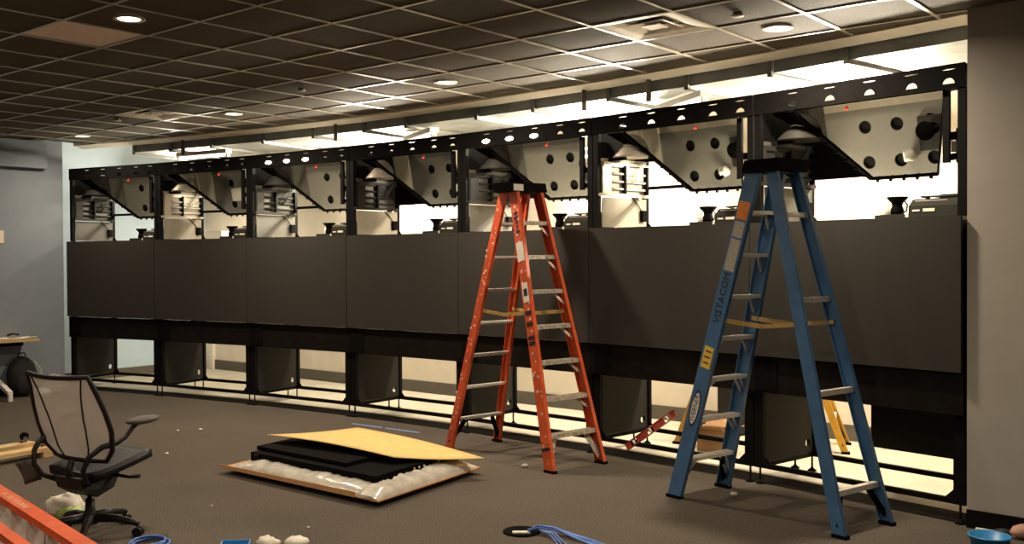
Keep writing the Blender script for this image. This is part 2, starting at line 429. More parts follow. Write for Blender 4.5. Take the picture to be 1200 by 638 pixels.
for i in range(7):
    q = [V3(tc1[i], CEIL - 0.008), V3(tc2[i], CEIL - 0.040), V3(tc2[i], CEIL + 0.028), V3(tc1[i], CEIL + 0.0285)]
    r = [V3(tc1[i + 1], CEIL - 0.008), V3(tc2[i + 1], CEIL - 0.040), V3(tc2[i + 1], CEIL + 0.028), V3(tc1[i + 1], CEIL + 0.0285)]
    tr.add(q + r, [(0, 1, 2, 3), (7, 6, 5, 4), (0, 4, 5, 1), (1, 5, 6, 2), (2, 6, 7, 3), (3, 7, 4, 0)])
struct(tr.build('trim_ceiling_edge', 'cream'))
def tile_pos(bi, ai): return GO + A2 * ((bi + 0.5) * TILE) + B2 * ((ai + 0.5) * TILE)
p = tile_pos(-4, -3)
ap = MB().box(-0.292, 0.292, -0.292, 0.292, 0.006, 0.024).build('access_panel', 'whitetile', ceil, 'plain white square panel')
ap.location = (p.x, p.y, CEIL); ap.rotation_euler.z = ang
def diffuser(bi, ai, label):
    p = tile_pos(bi, ai)
    t = thing('air_diffuser', label, 'air vent', (p.x, p.y, CEIL - 0.002), ang, 'square ceiling air diffusers')
    MB().box(-0.28, 0.28, -0.28, 0.28, 0.05, 0.056).build('backing', 'black', t)
    for k, (ro, ri, z0, z1) in enumerate(((0.295, 0.215, 0.0, 0.012), (0.215, 0.15, 0.012, 0.03), (0.14, 0.075, 0.006, 0.03), (0.065, 0.0, 0.002, 0.02))):
        b = MB()
        if ri == 0: b.box(-ro, ro, -ro, ro, z0, z0 + 0.008)
        else:
            for q in range(4):
                c, s_ = math.cos(q * math.pi / 2), math.sin(q * math.pi / 2)
                rot = lambda x, y, z: (x * c - y * s_, x * s_ + y * c, z)
                b.add([rot(-ro, -ro, z0), rot(ro, -ro, z0), rot(ri, -ri, z1), rot(-ri, -ri, z1), rot(-ro, -ro, z0 + .006), rot(ro, -ro, z0 + .006), rot(ri, -ri, z1 + .006), rot(-ri, -ri, z1 + .006)],
                      [(0, 3, 2, 1), (4, 5, 6, 7), (0, 1, 5, 4), (1, 2, 6, 5), (2, 3, 7, 6), (3, 0, 4, 7)])
        b.build('frame' if k == 0 else 'vane', 'vent', t)
diffuser(1, 1, 'square cream ceiling air diffuser at upper right with dark vanes')
diffuser(-9, 1, 'square cream ceiling air diffuser far away at upper left')
# recessed downlights, a 3 m square pattern
def downlight(x, y, label, k=1.0):
    t = thing('downlight', label, 'ceiling light', (x, y, CEIL), 0, 'recessed round downlights')
    MB().lathe([(0.075, 0.002), (0.100, 0.002), (0.102, -0.006), (0.074, -0.006), (0.070, 0.002)]).build('trim_ring', 'vent', t)
    MB().lathe([(0.001, -0.003), (0.071, -0.003), (0.071, 0.003), (0.001, 0.003)]).build('lens', 'lens', t)
    L = bpy.data.lights.new('downlight_lamp', 'AREA'); L.shape = 'DISK'; L.size = 0.13; L.energy = DOWN_W * k; L.color = WARM; L.spread = R(165)
    o = bpy.data.objects.new('downlight_lamp', L); COL.objects.link(o); o.parent = t; o.location = (0, 0, -0.012)
for x, y, l in [(-2.19, 6.446, 'round recessed downlight beside the white ceiling panel'),
                (-4.852, 12.50, 'round recessed downlight nearest the left wall'),
                (-2.534, 10.669, 'round recessed downlight, second along the row from the left wall'),
                (-0.221, 8.836, 'round recessed downlight above the left of the orange ladder'),
                (2.086, 6.815, 'round recessed downlight above the blue ladder'),
                (-4.5, 8.30, 'round recessed downlight over the left side, outside the picture'),
                (0.13, 4.52, 'round recessed downlight over the viewer\'s near right, outside the picture'),
                (2.44, 2.60, 'round recessed downlight by the near right wall, outside the picture'),
                (-4.1, 4.17, 'round recessed downlight behind on the left, outside the picture'),
                (-1.8, 2.27, 'round recessed downlight just ahead of the viewer, outside the picture')]:
    downlight(x, y, l, 0.72 if 'outside' in l or 'ceiling panel' in l or 'left wall' in l and 'second' not in l else 1.8 if 'blue' in l else 1.5)
def sprinkler(x, y, label):
    t = thing('sprinkler_cover', label, 'sprinkler', (x, y, CEIL), 0, 'round sprinkler covers')
    MB().lathe([(0.030, 0.0), (0.030, -0.022)], n=16).build('collar', 'dkgalv', t)
    MB().lathe([(0.001, -0.030), (0.042, -0.028), (0.044, -0.022), (0.001, -0.020)], n=18).build('plate', 'cream', t)
sprinkler(1.695, 6.371, 'small round sprinkler cover beside the right downlight')
sprinkler(-1.535, 9.101, 'small round sprinkler cover left of the middle downlight')
sprinkler(-3.869, 10.979, 'small dark round sprinkler cover near the far left diffuser')
# ------------------------------------------------------------------ back room: door, duct, lights
pd = meet(Vector((0, 0)), Vector((-0.277, 1.0)), BW, A2)
door = struct(MB().box(-0.46, 0.46, -0.03, 0.0, 0, 2.1).build('door_1', 'door'))
door.location = (pd.x, pd.y, 0); door.rotation_euler.z = ang
lv = MB()
for k in range(9): lv.box(0.10, 0.38, -0.045, -0.03, 0.66 + k * 0.045, 0.66 + k * 0.045 + 0.028)
lvo = lv.build('louvre', 'cream', door); lvo['kind'] = 'stuff'
MB().box(0.07, 0.41, -0.036, -0.03, 0.60, 0.645).build('louvre_frame', 'cream', door)
fr = MB()
for x in (-0.54, 0.46): fr.box(x, x + 0.08, -0.055, 0.0, 0, 2.18)
fr.box(-0.54, 0.54, -0.055, 0, 2.1, 2.18); fr.build('door_frame', 'cream', door)
duct = thing('air_duct', 'large galvanised rectangular air duct running above the display wall', 'duct', (bay_pt(3, 0, 0.8).x, bay_pt(3, 0, 0.8).y, 3.15))
dorg = Vector(duct.location)
ZD0, ZD1, DV0, DV1 = 3.15, 3.62, 0.32, 1.30
def duct_section(i, u0, u1):
    b = MB()
    q = [bay_pt(i, u0, DV0), bay_pt(i, u1, DV0), bay_pt(i, u1, DV1), bay_pt(i, u0, DV1)]
    b.prism([V3(p, ZD0) - dorg for p in q], (0, 0, ZD1 - ZD0))
    return b.build('duct_section', 'galv', duct)
def flange(i, u):
    b = MB()
    a0, a1 = bay_pt(i, u - 0.018, DV0 - 0.03), bay_pt(i, u + 0.018, DV0 - 0.03)
    c0, c1 = bay_pt(i, u - 0.018, DV1 + 0.03), bay_pt(i, u + 0.018, DV1 + 0.03)
    b.prism([V3(p, ZD0 - 0.03) - dorg for p in (a0, a1, c1, c0)], (0, 0, 0.028))
    f0, f1 = bay_pt(i, u - 0.018, DV0 - 0.002), bay_pt(i, u + 0.018, DV0 - 0.002)
    b.prism([V3(p, ZD0 - 0.03) - dorg for p in (a0, a1, f1, f0)], (0, 0, ZD1 - ZD0 + 0.05))
    b.build('flange', 'dkgalv', duct)
for i in range(7):
    u0 = 0.95 if i == 0 else 0.05
    um = 0.62 + 0.1 * (i % 3)
    if i == 0: duct_section(0, 0.95, 1.59)
    else:
        duct_section(i, 0.0, um); duct_section(i, um, 1.59); flange(i, um)
    flange(i, 1.595 if i < 6 else 1.59)
flange(0, 0.95)
hg = []
for i, u in ((1, 0.25), (2, 1.2), (4, 1.35), (5, 0.45)):
    p = bay_pt(i, u, DV0 - 0.05)
    MB().box(-0.02, 0.02, -0.02, 0.02, -0.09, 0.12).build('hanger', 'basebr', duct).location = V3(p, ZD0) - dorg
def strip_light(i, u, v, z, rz, label, L=0.9):
    p = bay_pt(i, u, v)
    t = thing('strip_light', label, 'strip light', (p.x, p.y, z), -AN[i] + rz, 'strip lights under the duct')
    MB().box(-L / 2, L / 2, -0.05, 0.05, 0.03, 0.08).build('housing', 'cream', t)
    MB().cyl((-L / 2 + 0.03, 0, 0.012), (L / 2 - 0.03, 0, 0.012), 0.016, n=10).build('tube', 'tubeglow', t)
    for s in (-1, 1): MB().box(s * (L / 2 - 0.015) - 0.012, s * (L / 2 - 0.015) + 0.012, -0.03, 0.03, -0.015, 0.03).build('tube_holder', 'white', t)
strip_light(1, 0.45, 0.42, 3.03, 0.0, 'white strip light under the duct at its left end')
strip_light(3, 0.55, 0.60, 3.03, R(-28), 'white strip light under the duct left of the orange ladder')
strip_light(5, 0.55, 0.60, 3.03, R(-28), 'white strip light under the duct right of the orange ladder')
def area(name, i, u, v, z, sx, sy, energy, up, col=BACKC, spread=170):
    L = bpy.data.lights.new(name, 'AREA'); L.shape = 'RECTANGLE'; L.size = sx; L.size_y = sy; L.energy = energy; L.color = col; L.spread = R(spread)
    o = bpy.data.objects.new(name, L); COL.objects.link(o); p = bay_pt(i, u, v); o.location = (p.x, p.y, z)
    o.rotation_euler = (R(180) if up else 0, 0, -AN[i]); return o
def work_light(i, u, label, k=1.0):
    """double batten hung behind the cabinets, throwing light up on the duct and down on the back room"""
    p = bay_pt(i, u, 1.50)
    t = thing('work_light', label, 'work light', (p.x, p.y, 2.84), -AN[i], 'work lights hung behind the cabinets')
    MB().box(-0.5, 0.5, -0.035, 0.035, -0.02, 0.02).build('housing', 'white', t)
    for s in (-1, 1): MB().cyl((-0.46, 0, s * 0.042), (0.46, 0, s * 0.042), 0.014, n=8).build('tube', 'tubeglow', t)
    for s in (-1, 1): MB().cyl((s * 0.4, 0, 0.02), (s * 0.4, 0, 0.36), 0.004, n=6).build('hanger_rod', 'dkgalv', t)
    for s in (-1, 1, 0):
        L = bpy.data.lights.new('work_lamp', 'AREA'); L.shape = 'RECTANGLE'; L.size = 0.95; L.size_y = 0.06; L.energy = (UP_W if s > 0 else BACK_W if s < 0 else SIDE_W) * k; L.color = BACKC; L.spread = R(175)
        o = bpy.data.objects.new('work_lamp', L); COL.objects.link(o); o.parent = t; o.location = (0, 0 if s else -0.062, s * 0.062)
        o.rotation_euler = (R(180) if s > 0 else 0 if s < 0 else R(-100), 0, 0)
work_light(2, 0.75, 'hung work light behind the third bay from the left', 0.9)
work_light(4, 0.75, 'hung work light behind the orange ladder\'s bay', 1.2)
work_light(6, 0.02, 'hung work light behind the rightmost bay', 1.3)
work_light(0, 0.9, 'hung work light behind the leftmost bay', 0.35)
# ------------------------------------------------------------------ the display wall
ORD = ['leftmost', 'second from the left', 'third from the left', 'middle', 'third from the right', 'second from the right', 'rightmost']
def bay_thing(name, label, cat, i, group, z=0.0):
    return thing(name, label, cat, (J[i][0], J[i][1], z), -AN[i], group)
BLACKCOVER = {3, 4, 6}
for i in range(7):
    o_ = ORD[i]
    # ---- lower stand
    t = bay_thing('cabinet_stand', 'black stand on levelling feet, %s under the screens' % o_, 'stand', i, 'stands under the screens')
    for (u, v) in ((0.042, 0.075), (1.555, 0.075), (0.050, 0.755), (1.545, 0.755)):
        MB().box(u - 0.037, u + 0.037, v - 0.02, v + 0.02, 0.125, 0.975).build('post', 'black', t)
        f = MB().cyl((u, v, 0.012), (u, v, 0.125), 0.008, n=8); f.lathe([(0.035, 0.0045), (0.035, 0.012), (0.012, 0.028), (0.012, 0.035)], (u, v, 0), 12)
        f.build('levelling_foot', 'black', t)
    for v in (0.075, 0.755): MB().box(0.08, 1.515, v - 0.017, v + 0.017, 0.125, 0.16).build('rail', 'black', t)
    for u in (0.050, 1.545): MB().box(u - 0.015, u + 0.015, 0.093, 0.737, 0.125, 0.158).build('rail', 'black', t)
    for v in (0.075, 0.755):
        for (u, s) in ((0.085, 1), (1.510, -1)):
            MB().prism([(u, v - 0.004, 0.16), (u + s * 0.055, v - 0.004, 0.16), (u, v - 0.004, 0.215)], (0, 0.008, 0)).build('gusset', 'black', t)
    pl = MB()
    R_ = 0.035
    pl.box(0.052, 0.070, 0.10, 0.60, 0.165, 0.735); pl.box(0.052, 0.070, 0.60, 0.735, 0.33, 0.735)
    pl.holed((0.60, 0.735, 0.165, 0.33), (0.668, 0.245), lambda a: R_, lambda x, y, d: (0.052 + d, x, y), 0.018)
    pl.build('side_plate', 'plate', t)
    va = MB().box(0.002, 1.593, 0.030, 0.054, 0.705, 0.975); va.build('valance', 'valance', t)
    MB().box(0.030, 0.225, 0.022, 0.030, 0.722, 0.955).build('dark_square', 'matte', t)  # dark square laid over the left end of the valance
    if i == 6:
        MB().box(0.55, 1.51, 0.765, 0.785, 0.27, 0.97).build('rear_panel', 'plate', t)
    # ---- lower cube with its screen
    t = bay_thing('display_cube', 'video cube with dark grey screen, %s in the row' % o_, 'display', i, 'screen cubes of the lower row', 0.981)
    MB().box(0.005, W - 0.005, 0.0, 0.028, 0.0, 1.0).build('screen', 'screen', t)
    MB().box(0.03, W - 0.03, 0.0285, 0.80, 0.0, 0.975).build('cabinet', 'black', t)
    dk = MB(); nu, nv = 5, 2; ux = [0.26 + k * (1.565 - 0.26) / nu for k in range(nu + 1)]; vy = [0.22 + k * (0.78 - 0.22) / nv for k in range(nv + 1)]
    for a in range(nu):
        for c in range(nv):
            cx = (ux[a] + ux[a + 1]) / 2; cy = (vy[c] + vy[c + 1]) / 2
            dk.holed((ux[a], ux[a + 1], vy[c], vy[c + 1]), (cx, cy), lambda q: 0.052, lambda x, y, d: (x, y, 0.990 + d), 0.010, 16)
    dk.box(0.04, 0.26, 0.22, 0.78, 0.990, 1.0)
    dk.build('perforated_deck', 'deck', t)
    MB().box(0.04, 1.555, 0.03, 0.218, 0.976, 0.998).build('front_ledge', 'ledge' if i > 4 else 'shadepanel', t)  # left bays get the shaded colour to darken what their mirrors show
    # ---- open upper frame
    t = bay_thing('open_cabinet_frame', 'open black frame with tilted mirror, %s in upper row' % o_, 'cabinet frame', i, 'open frames of the upper row', 1.982)
    Z = lambda z: z - 1.982
    for (u, v) in ((0.029, 0.085), (1.566, 0.085), (0.03, 0.765), (1.565, 0.765)):
        MB().box(u - 0.026, u + 0.026, v - 0.022, v + 0.022, 0.002, Z(2.95)).build('post', 'black', t)
    rl = MB(); hu = [0.04, 0.19, 0.49, 0.79, 1.09, 1.38, 1.592]; hc = [0.34, 0.64, 0.94, 1.24, 1.485]
    mp = lambda x, y, d: (x, 0.052 + d, Z(y))
    def dshape(a, c=0.018, r=0.041):
        dx, dy = math.cos(a), math.sin(a)
        bq = c * dy; t1 = -bq + math.sqrt(max(0, bq * bq - (c * c - r * r)))
        if dy < 0: t1 = min(t1, -c / dy)
        return t1
    def sshape(a, hx=0.05, hy=0.004):
        return min(hx / max(1e-6, abs(math.cos(a))), hy / max(1e-6, abs(math.sin(a))))
    rl.box(0.003, 0.19, 0.052, 0.062, Z(2.80), Z(2.955))
    for k in range(5):
        rl.holed((hu[k + 1], hu[k + 2] , 2.80, 2.895), (hc[k], 2.845), dshape, mp, 0.010, 24)
        rl.holed((hu[k + 1], hu[k + 2], 2.895, 2.955), (hc[k], 2.922), sshape, mp, 0.010, 12)
    rl.box(0.04, 1.555, 0.062, 0.12, Z(2.945), Z(2.955))
    rl.build('top_rail', 'matte', t)
    MB().box(0.052, 1.543, 0.745, 0.785, Z(2.90), Z(2.95)).build('rear_rail', 'black', t)
    for u in (0.03, 1.565): MB().box(u - 0.018, u + 0.018, 0.107, 0.743, Z(2.91), Z(2.95)).build('side_rail', 'black', t)
    if i not in BLACKCOVER:
        MB().box(0.052, 1.0, 0.75, 0.78, Z(2.345), Z(2.375)).build('rear_rail', 'black', t)
    # mirror, leaning from the top front to the bottom rear
    tl, tr_, br, bl = Vector((0.30, 0.10, Z(2.80))), Vector((1.44, 0.10, Z(2.80))), Vector((1.09, 0.72, Z(2.31))), Vector((0.58, 0.72, Z(2.31)))
    nn = Vector((0, 0.62, 0.79)) * 0.008
    MB().prism([tl, tr_, br, bl], nn).build('mirror', 'mirror', t)
    rim = MB(); fn = -nn * 0.5
    rim.bar(tl + fn, bl + fn, 0.03, 0.016, nn); rim.bar(bl + fn, br + fn, 0.014, 0.016, nn); rim.bar(br + fn, tr_ + fn, 0.014, 0.016, nn)
    rim.build('mirror_rim', 'black', t)
    for k in range(5):
        q = bl.lerp(br, 0.1 + 0.2 * k) + fn; MB().bar(q + Vector((-0.008, 0, -0.012)), q + Vector((0.008, 0, -0.012)), 0.02, 0.03).build('mirror_clip', 'black', t)
        q = tl.lerp(bl, 0.45 + 0.12 * k) + fn; MB().bar(q + Vector((-0.018, 0, -0.008)), q + Vector((0.006, 0, -0.008)), 0.02, 0.022).build('mirror_clip', 'black', t)
    # dark cover left of the mirror
    cv = MB()
    if i in BLACKCOVER:
        cv.prism([(0.053, 0.735, Z(2.33)), (0.60, 0.735, Z(2.33)), (0.36, 0.735, Z(2.90)), (0.053, 0.735, Z(2.90))], (0, 0.008, 0))
    else:
        cv.prism([(0.053, 0.735, Z(2.60)), (0.42, 0.735, Z(2.60)), (0.34, 0.735, Z(2.90)), (0.053, 0.735, Z(2.90))], (0, 0.008, 0))
    cv.prism([tl + Vector((-0.19, 0.03, 0)), tl + Vector((0.0, 0.03, 0)), tl.lerp(bl, 0.62) + Vector((0, 0.02, 0))], nn)
    cv.build('rear_cover', 'matte', t)
    MB().box(0.044, 0.0535, 0.11, 0.74, Z(2.268), Z(2.60)).build('side_panel', 'tan' if i in (1, 5) else 'shadepanel', t)  # lit colour in two bays, painted shade in the rest
    MB().box(0.044, 0.0535, 0.11, 0.74, Z(2.602), Z(2.90)).build('side_panel', 'matte', t)
    # mirror carriage: two upright channels at the right with arms
    for u, v in ((1.445, 0.115), (1.505, 0.20)):
        MB().box(u - 0.021, u + 0.021, v - 0.014, v + 0.014, Z(2.33), Z(2.80)).build('upright_channel', 'black', t)
    arm = MB(); arm.box(1.44, 1.54, 0.13, 0.19, Z(2.48), Z(2.53)); arm.box(1.44, 1.54, 0.13, 0.19, Z(2.35), Z(2.39)); arm.box(1.515, 1.54, 0.16, 0.45, Z(2.37), Z(2.50))
    arm.build('carriage_arm', 'black', t)
    MB().box(1.465, 1.538, 0.20, 0.212, Z(2.335), Z(2.56)).build('carriage_plate', 'matte', t)
    MB().box(1.462, 1.49, 0.14, 0.17, Z(2.40), Z(2.47)).build('shim_plate', 'alu', t)
    # projector stage on the left side wall
    MB().box(0.056, 0.064, 0.11, 0.735, 0.012, Z(2.255)).build('side_panel', 'tan' if i % 2 else 'shadepanel', t)  # same panel throughout, alternate bays painted as lit and as shaded
    sm_ = 'aluplate' if i in (1, 5) else 'plate'; sa_ = 'alu' if i in (1, 5) else 'plate'  # pale where the stage is lit, dark where shaded: light painted per bay
    st = MB(); st.box(0.056, 0.10, 0.07, 0.74, Z(2.265), Z(2.292)); st.box(0.056, 0.085, 0.11, 0.46, Z(2.53), Z(2.568)); st.box(0.056, 0.085, 0.46, 0.74, Z(2.545), Z(2.565))
    st.build('stage_rail', sm_, t)
    MB().box(0.060, 0.075, 0.11, 0.225, Z(2.292), Z(2.53)).build('stage_plate', sm_, t)
    for z in (2.335, 2.40, 2.47): MB().cyl((0.075, 0.23, Z(z)), (0.075, 0.735, Z(z)), 0.011, n=8).build('guide_rod', sa_, t)
    for v in (0.40, 0.715): MB().box(0.062, 0.10, v - 0.011, v + 0.011, Z(2.292), Z(2.545)).build('stage_upright', 'black', t)
    for k in (0, 1): MB().cyl((0.11, 0.455 + 0.03 * k, Z(2.38)), (0.11, 0.645 + 0.03 * k, Z(2.59)), 0.007, n=6).build('tilt_rod', sa_, t)
    MB().box(0.058, 0.066, 0.42, 0.70, Z(2.42), Z(2.53)).build('stage_plate', sm_, t)
    MB().lathe([(0.17, 0.0), (0.17, 0.012), (0.085, 0.105), (0.06, 0.15), (0.0, 0.15)], (0.235, 0.31, Z(2.60)), 20).build('lens_shroud', 'aluplate' if i in (1, 3, 5) else 'plate', t)  # backlit bays get a paler shroud, the light is in its colour
    MB().box(0.06, 0.24, 0.20, 0.235, Z(2.575), Z(2.598)).build('shroud_arm', 'black', t)
    cb = MB().tube([(0.075, 0.52, Z(2.262)), (0.077, 0.60, Z(2.20)), (0.08, 0.665, Z(2.12))], 0.005, 6); cb.box(0.066, 0.10, 0.64, 0.70, Z(2.05), Z(2.15))
    cb.build('junction_box', 'matte', t)
    for (u, s) in ((0.053, 1), (1.542, -1)):
        MB().prism([(u, 0.765, 0.02), (u + s * 0.05, 0.765, 0.02), (u, 0.765, 0.07)], (0, 0.008, 0)).build('gusset', 'black', t)
    MB().lathe([(0.0, -0.008), (0.011, -0.006), (0.013, 0.0), (0.0, 0.006)], (0, 0, 0), 10).build('indicator_light', 'redled', t, 'small red indicator light').location = (1.02, 0.13, Z(2.765)) if i not in (6,) else (0.72, 0.13, Z(2.765))
    if i in (2, 4):
        for k in range(3):
            c = (hc[k], 0.046, Z(2.852))
            MB().blob(c, (0.050, 0.010, 0.020), 12, 8, 0).build('lamp_bulb', 'bulb', t, 'glowing round lamp in the top rail')
    # ---- projector standing on the cube
    t = bay_thing('projector', 'dark projector with flared mount, %s on the screen cubes' % o_, 'projector', i, 'projectors on the lower cubes', 1.982)
    bx = 1.09
    b = MB().prism([(bx, 0.30, 0.0), (bx, 0.30, 0.085), (bx, 0.36, 0.135), (bx, 0.62, 0.135), (bx, 0.62, 0.0)], (0.34, 0, 0)); b.build('body', 'plate', t)
    MB().box(bx + 0.03, bx + 0.25, 0.335, 0.35, 0.118, 0.124).build('lid_strip', 'aluplate', t)
    MB().box(bx + 0.105, bx + 0.185, 0.294, 0.30, 0.045, 0.066).build('label_plate', 'cream', t)
    MB().box(bx + 0.03, bx + 0.08, 0.294, 0.30, 0.048, 0.060).build('label_plate', 'cream', t)
    MB().box(bx - 0.26, bx - 0.005, 0.32, 0.58, 0.0, 0.035).build('base_tray', 'plate', t)
    MB().box(bx - 0.03, bx - 0.008, 0.312, 0.32, 0.006, 0.034).build('label_plate', 'cream', t)
    MB().lathe([(0.045, 0.0), (0.045, 0.035), (0.035, 0.06), (0.04, 0.085), (0.07, 0.115), (0.072, 0.128), (0.0, 0.128)], (bx - 0.145, 0.42, 0.035), 18).build('flared_mount', 'matte', t)
    MB().tube([(bx - 0.10, 0.40, 0.04), (bx - 0.06, 0.39, 0.06), (bx - 0.055, 0.39, 0.10), (bx - 0.08, 0.40, 0.13), (bx - 0.11, 0.41, 0.12)], 0.007, 6).build('cable', 'cableb', t)
    MB().tube([(bx + 0.05, 0.50, 0.146), (bx + 0.02, 0.44, 0.155), (bx + 0.10, 0.41, 0.152), (bx + 0.20, 0.42, 0.15), (bx + 0.30, 0.46, 0.146)], 0.008, 6).build('cable', 'cableb', t)
    MB().cyl((bx + 0.20, 0.50, 0.1355), (bx + 0.20, 0.50, 0.165), 0.075, n=20).build('fan_cover', 'matte', t)
    MB().box(bx + 0.06, bx + 0.12, 0.55, 0.60, 0.1355, 0.17).build('bracket', 'alu', t)
    if i in (1, 5):
        pass
# crumpled plastic and carton lying among the projectors
for i, lab in ((5, 'crumpled clear plastic bag beside the projector behind the blue ladder'), (6, 'crumpled clear plastic bag beside the rightmost projector'), (2, 'crumpled clear plastic bag beside the third projector from the left')):
    p = bay_pt(i, 0.76, 0.60)
    tag(MB().blob((p.x, p.y, 2.05), (0.05, 0.045, 0.065), 10, 7, 0.25, i, 1.984).build('plastic_bag', 'wrapw'), lab, 'bag', 'plastic bags by the projectors')
p = bay_pt(1, 0.62, 0.50)
wb = thing('white_carton', 'plain white carton on the second cube from the left', 'box', (p.x, p.y, 1.982), -AN[1])
MB().box(-0.14, 0.14, -0.08, 0.08, 0, 0.10).build('carton', 'door', wb); MB().box(-0.142, 0.142, -0.082, 0.082, 0.1, 0.108).build('lid', 'door', wb)
# dark end cheek left of the first cabinet
# ------------------------------------------------------------------ step ladders
def c_rail(p0, p1, out, depth, flange, th=0.007):
    p0 = Vector(p0); p1 = Vector(p1); t = (p1 - p0).normalized(); w = Vector((out, 0, 0)); w = (w - t * w.dot(t)).normalized(); dd = t.cross(w).normalized()
    h = depth / 2
    prof = [(0, -h), (0, h), (-flange, h), (-flange, h - th), (-th, h - th), (-th, -h + th), (-flange, -h + th), (-flange, -h)]
    return MB().prism([p0 + w * a + dd * c for a, c in prof], p1 - p0), t, w, dd
def stepladder(name, label, loc, rz, color, h=2.33, spread=1.33, wb=0.58, wt=0.30, nstep=7, rungs=None, stepm='alu', scale_rail=0.10, rear_depth=0.075, lean=False, cap='matte', spreader='spread', rear_wide=False, sz=1.30, flat_cap=0.07):
    t = thing(name, label, 'ladder', loc, rz); t.rotation_mode = 'XYZ'
    ht = h - 0.03; yt = 0.07
    fx = lambda z: (wb + (wt - wb) * z / ht) / 2
    fy = lambda z: -(spread / 2 + (yt - spread / 2) * z / ht)
    ry = lambda z: -fy(z)
    rails = {}
    for s in (-1, 1):
        m, tt, w, dd = c_rail((s * fx(0.012), fy(0.012), 0.012), (s * fx(ht), fy(ht), ht), s, scale_rail, 0.034)
        rails[('f', s)] = (m.build('rail', color, t), tt, w, dd)
        m, tt, w, dd = c_rail((s * (fx(0.012) - 0.01), ry(0.012), 0.012), (s * (fx(ht) - 0.01), ry(ht), ht), s, rear_depth, 0.03)
        rails[('r', s)] = (m.build('rail', color, t), tt, w, dd)
        for yy, dp, xo in ((fy(0.0), scale_rail, 0), (ry(0.0), rear_depth, -0.01)):
            MB().box(s * (fx(0) + xo) - 0.024 - s * 0.017, s * (fx(0) + xo) + 0.024 - s * 0.017, yy - dp / 2 - 0.006, yy + dp / 2 + 0.006, 0.0, 0.022).build('foot_pad', 'matte', t)
    step = h / (nstep + 1)
    for k in range(1, nstep + 1):
        z = step * k; x = fx(z) - 0.009; y = fy(z)
        b = MB().box(-x, x, y - 0.042, y + 0.042, z - 0.004, z); b.box(-x, x, y - 0.042, y - 0.037, z - 0.032, z - 0.004); b.box(-x, x, y + 0.037, y + 0.042, z - 0.024, z - 0.004)
        for q in (-0.025, 0, 0.025): b.box(-x, x, y + q - 0.004, y + q + 0.004, z, z + 0.003)
        st = b.build('step', stepm, t)
        nb_ = 0.6 if k == 1 else 0.42; bm_ = stepm if k < 4 else 'alu'
        for s in (-1, 1):
            zz = z - step * nb_
            MB().bar((s * (x * 0.55), y, z - 0.03), (s * (fx(zz) - 0.012), fy(zz) + 0.0, zz), 0.022, 0.005, (0, 1, 0)).build('step_brace', bm_, t)
            if k <= 3: MB().bar((s * (x * 0.62), y + 0.035, z - 0.02), (s * (fx(zz) - 0.012), fy(zz) + 0.03, zz + 0.02), 0.016, 0.005, (0, 1, 0)).build('step_brace', bm_, t)
    for z in (rungs or [step * k for k in range(1, nstep + 1)]):
        x = fx(z) - 0.018; y = ry(z)
        b = MB().box(-x, x, y - 0.02, y + 0.02, z - 0.006, z); b.box(-x, x, y + 0.014, y + 0.02, z - 0.035, z - 0.006); b.box(-x, x, y - 0.02, y - 0.014, z - 0.02, z - 0.006)
        b.build('rung', 'alu', t)
    z = (rungs or [step])[0]
    for s in (-1, 1):
        MB().bar((s * (fx(z) * 0.55), ry(z), z - 0.03), (s * (fx(0.05) - 0.02), ry(0.05), 0.06), 0.045, 0.006, (0, 1, 0)).build('rear_brace', 'matte', t)
        MB().bar((s * (fx(z) * 0.62), fy(z), z - 0.03), (s * (fx(0.05) - 0.02), fy(0.05), 0.06), 0.05, 0.006, (0, 1, 0)).build('foot_brace', stepm if stepm != 'alu' else 'matte', t)
    cp = MB().prism([(-wt / 2 - 0.035, -0.135, ht - 0.005), (wt / 2 + 0.035, -0.135, ht - 0.005), (wt / 2 + 0.05, -0.10, h + 0.045), (-wt / 2 - 0.05, -0.10, h + 0.045)], (0, 0.26, 0))
    cp.build('top_cap', cap, t)
    for s in (-1, 1):
        x = s * (fx(sz) - 0.03); mid = (x * 0.96, 0.02, sz - 0.03)
        MB().bar((x, fy(sz), sz), mid, 0.006, 0.032).build('spreader', spreader, t)
        MB().bar(mid, (x, ry(sz), sz), 0.006, 0.028).build('spreader', spreader, t)
    return t, rails, fx, fy, ry, ht
def on_web(rails, key, fx, fy, ry, ht, z0, z1, wd, m, name, off=0.0016, lift=0.0):
    """flat label on the outer face of a rail between heights z0 and z1"""
    o, t, w, dd = rails[key]; s = key[1]
    y = fy if key[0] == 'f' else ry; xo = 0 if key[0] == 'f' else -0.01
    P = lambda z: Vector((s * (fx(z) + xo), y(z), z)) + w * (off / 2 + 0.0006)
    return MB().bar(P(z0), P(z1), wd, off, w).build(name, m, o)
def web_text(rails, key, fx, fy, ry, ht, z, body, size, m, up=1, spacing=1.0, sx=1.0, off=0.0025):
    o, t, w, dd = rails[key]; s = key[1]
    y = fy if key[0] == 'f' else ry
    P = Vector((s * fx(z), y(z), z)) + w * off
    xd = t * up; yd = w.cross(xd)
    return text_mesh(body, size, P, xd, yd, m, 'lettering', o, 0.0008, spacing, sx)
